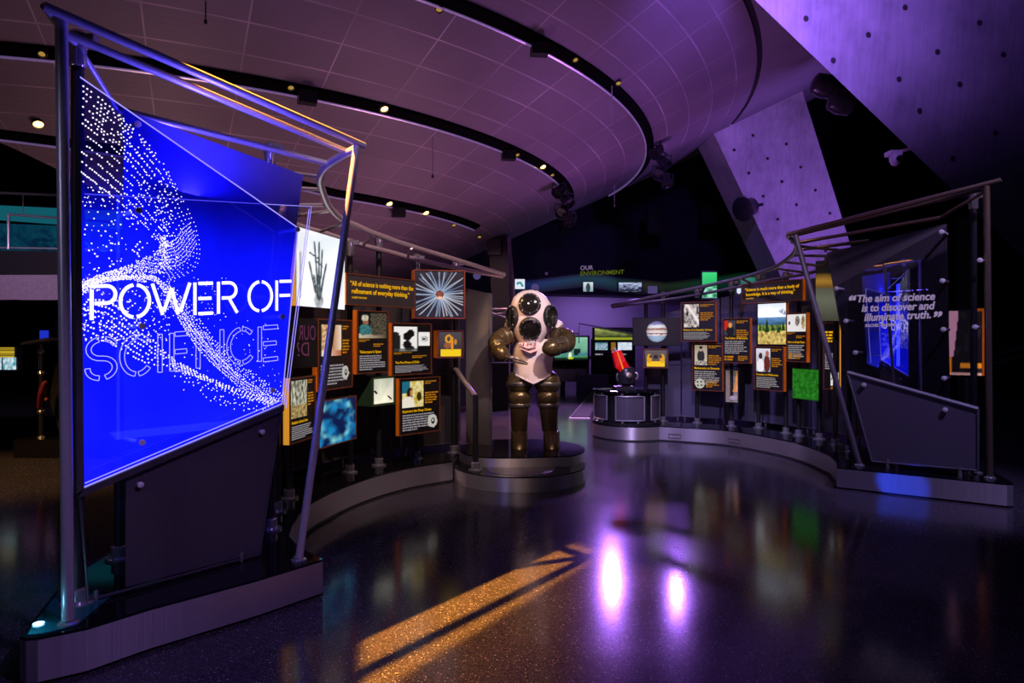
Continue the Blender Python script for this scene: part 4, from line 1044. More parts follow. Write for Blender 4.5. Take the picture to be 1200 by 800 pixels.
def p_couple(u, v):
    c = mixc(S(150, 165, 170), S(225, 225, 225), v)
    if blob(u, v, .30, .25, .26, .30) < 1: c = S(245, 242, 235)
    if blob(u, v, .32, .68, .14, .13) < 1: c = S(60, 42, 35)
    if blob(u, v, .76, .35, .22, .38) < 1: c = mixc(S(130, 50, 40), S(45, 25, 25), .5+nz(u, v, 20))
    if blob(u, v, .78, .78, .12, .13) < 1: c = S(170, 100, 75)
    return c
def p_white(u, v):
    c = S(240, 238, 230)
    if blob(u, v, .55, .62, .12, .3) < 1: c = mixc(S(170, 160, 150), S(60, 55, 50), .5+nz(u, v, 14))
    if blob(u, v, .86, .55, .1, .4) < 1: c = mixc(S(235, 200, 130), S(60, 45, 35), .5+nz(u, v, 14, 5))
    if blob(u, v, .12, .5, .05, .12) < 1: c = S(40, 38, 36)
    return c
# planet picture
def jupiter(u, v):
    x, y = (u-.5)*1.75, v-.5; r = math.hypot(x, y)/.39
    if r > 1: return S(14, 10, 12)
    k = math.sqrt(1-r*r); yy = y/.39+.05*nz(u, v, 12)
    c = mixc(S(222, 222, 220), S(190, 175, 160), .5+.5*math.sin(yy*9))
    if abs(yy-.25) < .07: c = S(140, 85, 60)
    if abs(yy+.18) < .06: c = S(130, 90, 75)
    if blob(u, v, .60, .40, .035, .03) < 1: c = S(170, 90, 55)
    if yy > .65: c = mixc(c, S(90, 100, 190), .7)
    if yy < -.4: c = mixc(c, S(120, 170, 200), .7)
    return tuple(x_*(.25+.8*k) for x_ in c)
root, fr, wd, ht = exhibit('picture_box', 'black picture box showing a round banded planet above the pedestal', 'picture', 741.5, 798, 372, 405, 11.62, 11.5, edge='black', face='dark', rim=False)
picture('planet_picture', fr, .02*wd, .98*wd, .03*ht, .97*ht, .004, jupiter, 90, 52, M['piclit'], root)
root, fr, wd, ht = exhibit('showcase_box', 'small right showcase box holding a symmetrical yellow machine, under the planet picture', 'showcase', 754, 783, 408.5, 431, 11.6, 11.5, depth=.14, edge='copper')
picture('display_face', fr, .06*wd, .94*wd, .08*ht, .92*ht, .004, p_machine, 40, 32, M['pic'], root)
infopanel('right exhibit panel with a black-and-white telescope photo, titled Evidence of an Expanding Universe', 798, 839, 354, 400, RY(798, .1), RY(839, .1), 'Evidence of an Expanding Universe', p_astro, (.09, .52, .36, .94), 71)
r_, fr, wd, ht = infopanel('right exhibit panel with an old seated portrait and a round white plaque', 811, 847, 402, 457, RY(811), RY(847), 'Mathematics to Elements', p_man, (.09, .50, .54, .96), 81)
b = MB(); b.face([fr(.26*wd+.16*wd*math.cos(k*PI/10), .15*ht+.16*wd*math.sin(k*PI/10), .005) for k in range(20)], 0)
for dx, dy in ((-.07, .05), (.05, .06), (-.06, -.06), (.06, -.05)): b.face([fr(.26*wd+dx*wd+.035*wd*math.cos(k*PI/4), .15*ht+dy*wd+.025*wd*math.sin(k*PI/4), .007) for k in range(8)], 1)
bars(b, fr, .46*wd, .92*wd, .22*ht, .07*ht, 4, 9, mi=2); b.build('round_plaque', [M['wtext'], M['black'], M['otext']], r_)
r_, fr, wd, ht = infopanel('right exhibit panel with a small reddish portrait, titled The Father of Genetics', 847, 879.5, 373, 425, RY(847, .12), RY(879.5, .12), 'The Father of Genetics', p_man2, (.06, .46, .62, .95), 91)
b = MB(); bars(b, fr, .06*wd, .50*wd, .17*ht, .05*ht, 2, 15, fill=.7); bars(b, fr, .56*wd, .93*wd, .17*ht, .05*ht, 4, 16); b.build('footer_text', M['otext'], r_)
infopanel('right exhibit panel with a photo of a couple, under the mountain landscape', 884, 918.5, 405.5, 456, RY(884, .15), RY(918.5, .15), 'Frontiers in Wilderness', p_couple, (.07, .56, .42, .95), 101)
r_, fr, wd, ht = infopanel('right exhibit panel with figures on white, right of the mountain landscape', 922, 945.5, 367, 423.5, RY(922, .25), RY(945.5, .25), 'Born to Great Fame', p_white, (.03, .97, .62, .97), 111)
b = MB(); b.face([fr(.2*wd+.08*wd*math.cos(k*PI/8), .12*ht+.12*wd*math.sin(k*PI/8), .005) for k in range(16)]); bars(b, fr, .36*wd, .8*wd, .18*ht, .06*ht, 4, 17); b.build('footer_emblem', M['otext'], r_)
r_, fr, wd, ht = infopanel('right exhibit panel with a small white picture at its foot, crossed by the leaning post', 965, 984, 378, 456, 9.42, 9.28, 'Energy', p_white, (.45, .95, .06, .26), 121, edge='yellowedge')
b = MB(); bars(b, fr, .1*wd, .9*wd, .88*ht, .70*ht, 4, 31, mi=0); bars(b, fr, .1*wd, .9*wd, .55*ht, .30*ht, 8, 32, mi=1); b.build('upper_text', [M['ytext'], M['wtextd']], r_)
# cone showcase
root, fr, wd, ht = showcase('tall narrow lit showcase with an amber cone, among the right panels', 849, 866, 432, 472, RY(849, .05), RY(866, .05), 'lining2')
M['amber'] = pbr('amber_resin', (.6, .3, .06), .4, emit=S(205, 130, 40), es=.5)
b = MB(); b.lathe([(.07, 0), (.05, .06), (.03, .14), (.012, .34), (.004, .36)], fr(.68*wd, .34*ht, -.1), (0, 0, 1), 18); b.build('amber_cone', M['amber'], root)
b = MB(); b.lathe([(.07, 0), (.075, .02), (.06, .05), (.03, .07)], fr(.45*wd, .05*ht+.02, -.1), (0, 0, 1), 14); b.lathe([(.02, 0), (.02, .17)], fr(.68*wd, .1*ht, -.1), (0, 0, 1), 10); b.build('stand', M['lining2'], root)
quote('dark quotation sign with yellow text about a way of thinking', 869.5, 941, 333, 356, RY(869.5, .1), RY(941, .15), ['\u201cScience is much more than a body of', 'knowledge. It is a way of thinking.\u201d'], 'CARL SAGAN', 'orange')
def mount(u, v):
    if v > .66:
        c = mixc(S(250, 252, 255), S(205, 222, 240), (v-.66)*1.2+.5*nz(u, v, 5, 3))
        if u > .75 and .75+.12*math.sin(u*9) > v > .70+(.95-u)*.4: c = mixc(S(95, 130, 170), S(235, 240, 245), .5+nz(u, v, 18))
        return c
    if v > .48: c = mixc(S(45, 85, 120), S(95, 140, 180), (v-.48)/.18+.4*nz(u*.6, v*2, 9))
    elif v > .32: c = mixc(S(60, 95, 60), S(165, 180, 60), .5-.8*nz(u, v, 10, 2)-(v-.4)*2)
    else: c = mixc(S(225, 205, 110), S(130, 105, 50), .5+.9*nz(u, v, 11, 7))
    for tu, tv, h_ in ((.33, .30, .36), (.08, .34, .2), (.22, .34, .15), (.52, .34, .2), (.58, .35, .14), (.74, .28, .25), (.80, .33, .2), (.91, .33, .26), (.66, .36, .12)):
        if tv < v < tv+h_ and abs(u-tu) < .075*(1-(v-tv)/h_)*(h_/.3)*(1+.5*nz(u, v, 40)): c = mixc(S(8, 40, 20), S(40, 85, 25), .25+.6*nz(u, v, 30))
    return c
root, fr, wd, ht = exhibit('light_box', 'bright mountain landscape light box with pine trees', 'light box', 888, 921.5, 356, 403.5, RY(888, .1), RY(921.5, .1), edge='orange', rim=False)
picture('landscape_picture', fr, .01*wd, .99*wd, .01*ht, .99*ht, .004, mount, 60, 76, M['piclit'], root)
root, fr, wd, ht = exhibit('light_box', 'bright green moss picture low on the right stand', 'light box', 928.5, 960, 431, 466.5, RY(928, .12), RY(960, .12), edge='black', rim=False)
def moss(u, v):
    c = mixc(S(16, 88, 12), S(45, 140, 35), .5+.7*nz(u, v, 9, 1))
    d = abs(nz(u, v, 5, 12)); 
    return mixc(S(10, 60, 8), c, min(1, .25+d*9))
picture('moss_picture', fr, .015*wd, .985*wd, .015*ht, .985*ht, .004, moss, 56, 56, M['pic'], root)
# curved glossy board beside the leaning post
M['goldsheen'] = pbr('polished_bronze_sheet', (.5, .42, .3), .16, 1.0, .15, 3)
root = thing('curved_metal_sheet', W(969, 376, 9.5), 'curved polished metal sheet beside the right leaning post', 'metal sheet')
b = MB(); vs = []
for i in range(13):
    t = i/12; x = wx(956+26*t, 9.5); y = 9.5-.25*math.sin(t*PI)-.5*t
    vs += [Vector((x, y, wz(376+t*2, 9.5))), Vector((x, y, wz(306+ (44*t*t), 9.5)))]
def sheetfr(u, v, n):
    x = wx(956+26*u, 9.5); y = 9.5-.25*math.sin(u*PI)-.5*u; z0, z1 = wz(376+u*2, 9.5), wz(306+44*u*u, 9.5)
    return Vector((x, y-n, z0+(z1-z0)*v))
def sheen(u, v):  # the metal's reflections painted as glowing colour bands
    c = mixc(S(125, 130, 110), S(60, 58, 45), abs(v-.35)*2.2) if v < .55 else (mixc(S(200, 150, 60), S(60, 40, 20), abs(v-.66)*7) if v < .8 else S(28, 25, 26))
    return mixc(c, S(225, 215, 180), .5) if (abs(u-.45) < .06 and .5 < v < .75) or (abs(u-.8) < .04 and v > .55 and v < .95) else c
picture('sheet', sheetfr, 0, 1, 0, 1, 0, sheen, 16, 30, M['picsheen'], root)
tb([W(970, 376, 9.45), W(970, 392, 9.45)], .02, 'mount', root, M['black'])

# ------------------------------------------------------------------ right quotation glass
r0 = Vector((4.36, 7.52, 0)); rd = Vector((.705, -.709, 0)).normalized(); rn = Vector((-rd.y*-1, 0, 0))
rn = Vector((rd.y, -rd.x, 0)); rn = rn if rn.y < 0 else -rn
def rfr(t, z, n): return Vector((r0.x+rd.x*t+rn.x*n, r0.y+rd.y*t+rn.y*n, z))
def rpx(px, py, off=0.0):
    dx = (px-600)/F; o_ = r0+rn*off; t = (dx*o_.y-o_.x)/(rd.x-dx*rd.y); Y = o_.y+rd.y*t; return t, wz(py, Y)
root = thing('quotation_board', rfr(0, .3, -.2), 'dark grey mesh board behind the quotation glass at right', 'board')
b = MB(); b.prism([rfr(*rpx(x, y, -.2), -.2) for x, y in ((969, 296), (1109, 262), (1113, 470), (994, 436))], rn*-.02); b.build('sheet', mesh_mat('grey_board_mesh', (.10, .09, .10), .5, 120), root)
root = thing('quotation_glass', rfr(0, .9, 0), 'large clear glass panel lettered with a white quotation about the aim of science', 'sign')
b = MB(); b.prism([rfr(*rpx(x, y), 0) for x, y in ((978, 336), (1143, 247), (1147, 478), (994, 436))], rn*-.006); b.build('glass_pane', M['mirrorglass'], root)
M['qtext'] = emis('white_quote_ink', S(160, 140, 185), .75)
for s_, x0, x1, y0, y1, c_ in (('The aim of science', 1005, 1096, 354, 351, .0), ('is to discover and', 1010, 1096, 365, 362, 0), ('illuminate truth.', 1013, 1091, 376, 372.5, 0), ('RACHEL CARSON', 1014, 1050, 383, 382, 0)):
    ta, za = rpx(x0, y0); tb_, zb_ = rpx(x1, y1); cap = .075 if c_ == 0 and s_[0] != 'R' else .04
    sl = (zb_-za)/(tb_-ta); cap = .085 if s_[0] != 'R' else .035
    text_mesh('quotation_text' if s_[0] != 'R' else 'author_text', s_, (lambda u, v, n, ta=ta, za=za, sl=sl: rfr(ta+u, za+sl*u+v, n+.003)), 0, 0, cap, M['qtext'], root, width=tb_-ta, bold=.025, shear=.2)
for s_, x, y in (('\u201c', 995, 352), ('\u201d', 1094, 371)):
    t, z = rpx(x, y); text_mesh('quotation_mark', s_, (lambda u, v, n, t=t, z=z: rfr(t+u, z+v, n+.003)), 0, -.075, .13, M['qtext'], root, bold=.04, shear=.2)
for px, py in [(1104, 272), (1105, 329), (1106, 386), (1107, 443), (981, 338), (992, 376), (1003, 413), (1149, 305), (1143, 383)]:
    t, z = rpx(px, py); b = MB(); b.lathe([(.016, -.2), (.016, .012), (.026, .012), (.026, .03), (.008, .036)], rfr(t, z, 0), rn, 12); b.build('standoff_bolt', M['white'], root)
root = thing('mesh_screen', rfr(0, .3, .01), 'grey-violet perforated screen with slanted top under the quotation glass', 'screen')
P4 = [rpx(994, 436), rpx(1147, 479), rpx(1147, 551), rpx(1023, 540)]
b = MB(); b.prism([rfr(t, z, .02) for t, z in P4], rn*.01); b.build('mesh_sheet', M['meshblue'], root)
b = MB(); b.tube([rfr(*P4[0], .03), rfr(*P4[1], .03)], .018, 8); b.build('top_rail', M['tube'], root)
b = MB(); b.tube([rfr(*P4[1], .03), rfr(*P4[2], .03), rfr(*P4[3], .03), rfr(*P4[0], .03)], .014, 8); b.build('frame_bar', M['railm'], root)
for px, py in ((1013, 451), (1108, 480)):
    t, z = rpx(px, py, .03); b = MB(); b.lathe([(.02, 0), (.026, .012), (.026, .03), (.008, .036)], rfr(t, z, .03), rn, 12); b.build('standoff_bolt', M['white'], root)
b = MB()
for px in (1041, 1126): t, z = rpx(px, 395); b.tube([rfr(t, .24, .025), rfr(t, .34, .025)], .02, 8)
b.build('foot', M['chrome'], root)
# orange edged exhibit behind the glass
def p_pink(u, v):
    if v > .28 and u < .30-.22*(1-v): return S(215, 150, 175)
    if v < .05: return S(225, 165, 150)
    if .12 <= v < .2 and u > .35: return S(235, 140, 30)
    if u < .1: return S(225, 130, 20)
    return mixc(S(20, 16, 20), S(45, 40, 48), nz(u, v, 6))
root, fr, wd, ht = exhibit('exhibit_panel', 'orange framed panel with a pink wedge seen between the posts at far right', 'panel', 1112, 1153.5, 362, 439, 8.4, 8.2, edge='orange', rim=False)
picture('photograph', fr, 0, .93*wd, 0, .97*ht, .004, p_pink, 30, 40, M['pic'], root)
b = MB(); b.boxf(fr, (.94*wd, 0, 0), (wd, ht, .02)); b.boxf(fr, (.8*wd, .96*ht, 0), (.94*wd, ht, .02)); b.build('orange_border', M['orange'], root)
tb([fr(.5*wd, 0, -.05), Vector((fr(.5*wd, 0, -.05).x, fr(.5*wd, 0, -.05).y, .24))], .03, 'mount', root, M['black'])

# ------------------------------------------------------------------ platform for the suit
cxP, cyP = .08, 8.68
def diskpoly(cx, cy, r, n=48): return [(cx+r*math.cos(2*PI*k/n), cy+r*math.sin(2*PI*k/n)) for k in range(n)]
root = thing('round_platform', (.09, 8.4, 0), 'two-tier round steel platform with black glossy top under the diving suit', 'platform')
Dl = diskpoly(.09, 8.27, .80); Du = diskpoly(.125, 8.68, .80)
# the upper tier has a shallow S-shaped front
Du = [(x, y if y > 8.1 else 8.1-(8.1-y)*.35+.03*math.sin((x-.1)*4)) for x, y in Du]
b = MB(); b.prism([(x, y, .0) for x, y in Dl], (0, 0, .155)); b.build('lower_skirt', M['steel'], root)
b = MB(); b.prism([(x, y, .155) for x, y in Dl], (0, 0, .012)); b.build('lower_top', M['plintop'], root)
b = MB(); b.prism([(x, y, .02) for x, y in Du], (0, 0, .255)); b.build('upper_skirt', M['steel'], root)
b = MB(); b.prism([(x, y, .275) for x, y in Du], (0, 0, .015)); b.build('upper_top', M['plintop'], root)
M['inset'] = pbr('grey_floor_inset', (.10, .085, .09), .3)
b = MB(); b.prism([(x, y, .167) for x, y in diskpoly(.10, 7.95, .40)], (0, 0, .004)); b.build('round_inset', M['inset'], root)
# handrail
root = thing('handrail', (-.42, 7.86, .167), 'sloping black handrail with bent metal grip beside the platform', 'handrail')
h0 = Vector((-.42, 7.86, .167)); h1 = Vector((-.42, 7.86, 1.04)); h2 = Vector((-.735, 8.62, 1.30)); h3 = Vector((-.735, 8.62, .24))
tb([h0, h1], .032, 'post', root, M['black']); tb([h3, h2+Vector((0, 0, .02))], .032, 'post', root, M['black'])
tb([h1+Vector((0, 0, -.02)), h1+(h2-h1)*.55, h1+(h2-h1)*.85+Vector((0, 0, .03)), h2], .03, 'grip', root, M['rose'])
for h in (h0, h3):
    b = MB(); b.lathe([(.085, 0), (.085, .014), (.05, .022), (.05, .09), (.04, .1)], h, n=18); b.build('base_flange', M['chrome'], root)

# ------------------------------------------------------------------ atmospheric diving suit
YS = 8.90; PX = YS/F
def q(px, py, dy=0.0): v = W(px, py, YS); return Vector((v.x, YS+dy, v.z))
M['shell'] = pbr('cream_suit_shell', S(225, 205, 205), .38, var=.05, scale=5)
M['plate'] = pbr('pinkish_collar_plate', S(205, 150, 150), .35, .2)
M['bronze'] = pbr('dark_bronze_segment', (.12, .08, .035), .26, .6, var=.35, scale=5)
M['ring'] = pbr('worn_joint_ring', (.25, .21, .17), .35, .8)
M['portglass'] = pbr('dark_port_glass', (.012, .01, .01), .08, coat=.6)
M['bolt'] = pbr('bright_bolt_head', (.7, .65, .6), .3, .8)
suit = thing('diving_suit', (q(625, 522).x, YS, .29), 'cream and bronze armoured diving suit with four round ports standing on the platform', 'diving suit')
def loft(rings, mat, name, parent, n=40, cap=True):   # rings: (py, cx_px, rx_px, ry_m, dy, power)
    b = MB(); vs = []
    for py, cx, rx, ry, dy, pw in rings:
        for k in range(n):
            a = 2*PI*k/n; c, s_ = math.cos(a), math.sin(a)
            x = abs(c)**(2/pw)*(1 if c > 0 else -1); y = abs(s_)**(2/pw)*(1 if s_ > 0 else -1)
            o_ = q(cx, py, dy); vs.append(o_+Vector((x*rx*PX, y*ry, 0)))
    m = len(rings); fs = [(i*n+k, i*n+(k+1) % n, (i+1)*n+(k+1) % n, (i+1)*n+k) for i in range(m-1) for k in range(n)]
    fs += [tuple(range(n)), tuple(range((m-1)*n, m*n))]
    b.add(vs, fs, 0, True); return b.build(name, mat, parent)
# torso: lower rim dips to a V at the front
n = 48; prof = [(397, 625, 17, .17), (400, 625, 20, .23), (408, 625, 23.5, .275), (416, 624.5, 24, .28), (428, 624.5, 22.5, .26), (437, 624.5, 23.5, .25)]
b = MB(); vs = []
for i, (py, cx, rx, ry) in enumerate(prof):
    for k in range(n):
        a = 2*PI*k/n; c, s_ = math.cos(a), math.sin(a)
        drop = 0
        if i >= 4: drop = (1-abs(c))**1.0*11*(i-3)/2
        o_ = q(cx, py+drop, .02); vs.append(o_+Vector((c*rx*PX, s_*ry, 0)))
fs = [(i*n+k, i*n+(k+1) % n, (i+1)*n+(k+1) % n, (i+1)*n+k) for i in range(len(prof)-1) for k in range(n)]
fs += [tuple(range(n)), tuple(range((len(prof)-1)*n, len(prof)*n))]
b.add(vs, fs, 0, True); b.build('torso_shell', M['shell'], suit)
# narrow raised rim along the hem
b = MB(); b.tube([vs[(len(prof)-1)*n+k] for k in list(range(n))+[0]], .014, 8, cap=False); b.build('hem_rim', M['shell'], suit)
# shoulder bulges (white collars)
for sx, cx, py in ((-1, 602, 389), (1, 650, 389)):
    b = MB(); b.lathe([(.05, .12), (.14, .1), (.165, .03), (.17, -.02), (.15, -.05), (.10, -.06)], q(cx, py, .06), (-sx*.8, .25, .45), 26); b.build('shoulder_collar', M['shell'], suit)
# helmet
hel = [(339.8, 621, 3, .03, -.02, 2), (341, 621, 9, .10, -.02, 2), (344, 621, 14.5, .17, -.03, 2), (349, 621, 19.5, .225, -.04, 2), (356, 622, 23, .265, -.05, 2), (365, 622.5, 25.2, .285, -.06, 2),
       (373, 622.5, 25.6, .29, -.06, 2), (382, 622, 24, .275, -.07, 2), (390, 621.5, 20, .25, -.08, 2), (398, 621, 15, .225, -.10, 2), (404, 620.5, 12, .20, -.11, 2)]
loft(hel, M['shell'], 'helmet', suit)
def port(px, py, dy, ax, r, name):
    c = q(px, py, dy); ax = Vector(ax).normalized()
    o = MB().lathe([(r*1.0, -.05), (r*1.0, .012), (r*.9, .028), (r*.82, .03), (r*.78, .012)], c, ax, 36).build(name, M['black'], suit)
    MB().lathe([(r*.8, .004), (r*.8, .014), (r*.5, .026), (r*.1, .03)], c, ax, 30).build('port_glass', M['portglass'], o)
    ref = Vector((1, 0, 0)) if abs(ax.x) < .8 else Vector((0, 1, 0)); a = (ref-ax*ref.dot(ax)).normalized(); e = ax.cross(a)
    b = MB()
    for k in range(8): b.lathe([(.008, .02), (.008, .032), (.003, .035)], c+(a*math.cos(2*PI*k/8)+e*math.sin(2*PI*k/8))*r*.92, ax, 8)
    b.build('port_bolts', M['bolt'], o)
port(620, 357.5, -.325, (-.02, -1, .26), .142, 'upper_port'); port(620.5, 385.5, -.36, (-.02, -1, -.34), .142, 'lower_port')
port(599.5, 372, -.17, (-1, -.45, 0), .15, 'side_port'); port(644.5, 371.5, -.20, (1, -.66, 0), .15, 'side_port')
b = MB(); b.box(q(618, 340.5, -.05), (.035, .06, .03)); b.box(q(627, 340.8, -.05), (.03, .06, .03)); b.build('lifting_lug', M['black2'], suit)
# collar plate under the helmet
b = MB(); b.prism([q(608, 401, -.30), q(632, 401, -.30), q(629, 410, -.33), (q(621, 413, -.34)), q(609, 408, -.33)], (0, .1, 0)); o = b.build('collar_plate', M['plate'], suit)
b = MB()
for x, y in ((609.5, 402.5), (613, 402), (618, 402), (622, 402), (626, 402)): b.box(q(x, y, -.335), (.022, .02, .022))
b.tube([q(609, 405, -.335), q(618, 408, -.35), q(627, 406, -.345)], .009, 6); b.build('latch', M['bolt'], suit)
# arms: fat segments with joint rings
def limb(segs, name_parent):
    for (p0, p1, prof, mat, nm) in segs:
        p0, p1 = Vector(p0), Vector(p1); ax = (p1-p0); L = ax.length
        b = MB(); b.lathe([(r, h*L) for r, h in prof], p0, ax, 28); b.build(nm, mat, name_parent)
bulge = [(.055, 0), (.088, .1), (.105, .35), (.108, .55), (.095, .85), (.07, 1)]
la = [q(600, 391, -.05), q(590, 395, -.12), q(580, 401, -.2), q(584, 410, -.3), q(588, 416, -.37)]
limb([(la[0], la[1], [(.08, 0), (.112, .1), (.118, .5), (.112, .9), (.09, 1)], M['bronze'], 'upper_arm'),
      (la[1], la[2], [(.09, -.15), (.112, 0), (.118, .4), (.114, .8), (.085, 1.2)], M['bronze'], 'upper_arm'),
      (q(581, 398, -.2), q(585, 411, -.31), [(.05, -.25), (.085, -.12), (.108, .1), (.11, .4), (.10, .8), (.085, 1)], M['bronze'], 'forearm'),
      (q(585, 409, -.30), q(591, 420, -.40), [(.085, -.1), (.100, 0), (.108, .3), (.095, .65), (.06, .95), (.02, 1.05)], M['bronze'], 'hand_sphere')], suit)
for c_, ax, r in ((la[1], la[1]-la[0], .121), ((la[0]+la[1])/2, la[1]-la[0], .122), (q(583, 405, -.26), q(585, 411, -.31)-q(581, 398, -.2), .112)):
    b = MB(); b.lathe([(r-.01, -.014), (r, -.01), (r, .01), (r-.01, .014)], c_, ax, 28); b.build('joint_ring', M['ring'], suit)
b = MB(); b.tube([q(594, 417, -.42), q(599, 418.5, -.46)], .028, 10); b.lathe([(.02, -.02), (.034, 0), (.034, .03), (.02, .05)], q(598, 418, -.455), (1, -.2, 0), 12)
b.tube(catmull([q(600, 417.5, -.46), q(605, 418.5, -.48), q(611, 421, -.47), q(618, 424.5, -.44)], 4), [.018, .018, .018, .018, .017, .016, .016, .015, .014, .012, .010, .008, .005], 8)
b.tube(catmull([q(600, 419.5, -.46), q(605, 422, -.49), q(611, 424, -.48), q(617, 425.5, -.44)], 4), [.017, .017, .017, .017, .016, .015, .015, .014, .013, .011, .009, .007, .005], 8)
b.build('claw', M['ring'], suit)
ra = [q(652, 391, -.05), q(663, 394, -.15), q(664, 401, -.30), q(652, 406, -.42), q(641, 408, -.48)]
limb([(q(648, 393, -.03), q(664, 395, -.16), [(.09, 0), (.115, .15), (.12, .5), (.112, .9), (.08, 1.15)], M['bronze'], 'upper_arm'),
      (q(663, 392, -.17), q(662, 405, -.32), [(.06, -.2), (.10, 0), (.115, .4), (.11, .8), (.08, 1.15)], M['bronze'], 'elbow'),
      (q(664, 402, -.30), q(648, 406, -.42), [(.085, -.15), (.105, 0), (.106, .5), (.100, 1.0)], M['bronze'], 'forearm'),
      (q(649, 406, -.42), q(635, 409, -.50), [(.098, 0), (.108, .15), (.108, .45), (.09, .75), (.05, .98), (.01, 1.04)], M['bronze'], 'hand_sphere')], suit)
for c_, ax, r in ((q(656, 394, -.1), q(664, 395, -.16)-q(648, 393, -.03), .122), (q(648.5, 406.2, -.42), q(648, 406, -.42)-q(664, 402, -.3), .111), (q(658, 403.5, -.35), q(648, 406, -.42)-q(664, 402, -.3), .109)):
    b = MB(); b.lathe([(r-.01, -.014), (r, -.01), (r, .01), (r-.01, .014)], c_, ax, 28); b.build('joint_ring', M['ring'], suit)
b = MB(); b.tube([q(650, 402, -.53), q(660, 400, -.44)], .012, 6); b.tube([q(650, 408, -.53), q(661, 405, -.43)], .012, 6); b.build('grab_bar', M['ring'], suit)
# legs
def leg(cx0, cx1, bx):
    def cx(py): return cx0+(cx1-cx0)*(py-440)/80
    loft([(434, cx0+ .1*(625-cx0), 8, .08, 0, 2), (438, cx0, 12.5, .13, 0, 2), (443, cx(444), 15.2, .165, 0, 2), (448, cx(448), 15.4, .165, 0, 2)], M['bronze'], 'hip_segment', suit)
    loft([(447, cx(448), 15.6, .172, 0, 2), (448, cx(448), 16, .176, 0, 2), (450.5, cx(450), 16, .176, 0, 2), (451.5, cx(450), 15.6, .172, 0, 2)], M['ring'], 'joint_ring', suit)
    loft([(451, cx(451), 15.3, .165, 0, 2), (455, cx(455), 14.2, .155, 0, 2), (459, cx(459), 11, .12, 0, 2)], M['bronze'], 'thigh_segment', suit)
    loft([(458, cx(459), 11, .12, 0, 2), (461.5, cx(462), 13.6, .152, 0, 2), (467, cx(467), 13.8, .155, 0, 2), (472.5, cx(472), 12, .135, 0, 2)], M['bronze'], 'knee_segment', suit)
    loft([(472, cx(472), 12.4, .14, 0, 2), (473, cx(472), 13, .146, 0, 2), (475.5, cx(475), 13, .146, 0, 2), (476.5, cx(476), 12.4, .14, 0, 2)], M['ring'], 'joint_ring', suit)
    loft([(476, cx(476), 11.6, .13, 0, 2), (484, cx(484), 10.4, .12, 0, 2.3), (497, cx(497), 9.8, .115, 0, 2.5), (505, cx(505), 9.2, .11, 0, 2.3)], M['bronze'], 'shin_segment', suit)
    loft([(504, bx, 9.3, .115, -.0, 2.2), (506, bx, 9.6, .13, -.02, 2.4), (511, bx, 9.6, .165, -.06, 2.5), (516, bx, 9.4, .20, -.10, 2.6), (521.6, bx, 9.6, .215, -.115, 2.8)], M['bronze'], 'boot', suit)
leg(609, 608.5, 608.5); leg(640.5, 645.5, 646)

# ------------------------------------------------------------------ pedestal with red device
pc = Vector((1.98, 11.80, .24))
root = thing('drum_pedestal', pc, 'faceted dark drum pedestal with framed mesh panels under the red device', 'pedestal')
b = MB(); b.lathe([(.50, .04), (.50, .53)], pc, n=24); b.build('core', M['black'], root)
b = MB(); b.lathe([(.56, .52), (.58, .53), (.58, .56), (.55, .57)], pc, n=40); b.build('black_top', M['plintop'], root)
b = MB(); b.lathe([(.58, .0), (.58, .035), (.56, .04)], pc, n=40); b.build('black_base', M['black'], root)
for ang in (-160, -93, -28, 37, 102):
    a0, a1 = math.radians(ang-25), math.radians(ang+25); am = math.radians(ang)
    b = MB()
    for k in range(6):
        t0, t1 = a0+(a1-a0)*k/6, a0+(a1-a0)*(k+1)/6
        b.prism([pc+Vector((.545*math.cos(t), .545*math.sin(t), z)) for t, z in ((t0, .08), (t1, .08), (t1, .48), (t0, .48))], Vector((math.cos(am), math.sin(am), 0))*.008)
    o = b.build('mesh_panel', M['meshblue'], root)
    b = MB(); ring = [pc+Vector((.56*math.cos(a0+(a1-a0)*k/6), .56*math.sin(a0+(a1-a0)*k/6), .08)) for k in range(7)]+[pc+Vector((.56*math.cos(a1-(a1-a0)*k/6), .56*math.sin(a1-(a1-a0)*k/6), .48)) for k in range(7)]
    b.tube(ring+[ring[0]], .012, 6); b.build('panel_frame', M['tube'], o)
    b = MB()
    for t in (a0+.2, a1-.2):
        for z in (.045, .515): b.lathe([(.02, -.02), (.026, 0), (.02, .02)], pc+Vector((.55*math.cos(t), .55*math.sin(t), z)), n=8)
    b.build('stud', M['chrome'], o)
dv = Vector((wx(731, 11.7), 11.7, .81))
M['red'] = pbr('red_lacquer', S(225, 12, 10), .45, var=.08, emit=S(230, 8, 6), es=.25, spec=.2)
M['yline'] = pbr('yellow_stripe', S(250, 170, 20), .4, emit=S(250, 150, 20), es=.4)
root = thing('swivel_device', dv, 'red tapered device with a yellow stripe on a black swivel base, on the drum pedestal', 'device')
def dq(px, py, dy=0.0): v = W(px, py, 11.7); return v+Vector((0, dy, 0))
b = MB(); b.prism([dq(717.5, 412.5, -.08), dq(727, 410, -.08), dq(732, 422, -.12), dq(735.5, 428, -.12), dq(733.5, 435.5, -.12), dq(726, 435.5, -.12), dq(721, 430, -.12)], (0, .2, 0)); o = b.build('red_body', M['red'], root)
b = MB(); b.prism([dq(721.5, 411, -.11), dq(722.7, 411, -.11), dq(730.3, 434, -.135), dq(728.6, 434, -.135)], (0, .02, 0)); b.build('yellow_stripe', M['yline'], o)
b = MB(); b.lathe([(.02, -.03), (.03, 0), (.02, .03)], dq(720.7, 409.5, 0), (0, 0, 1), 12); b.build('tip_knob', M['white'], root)
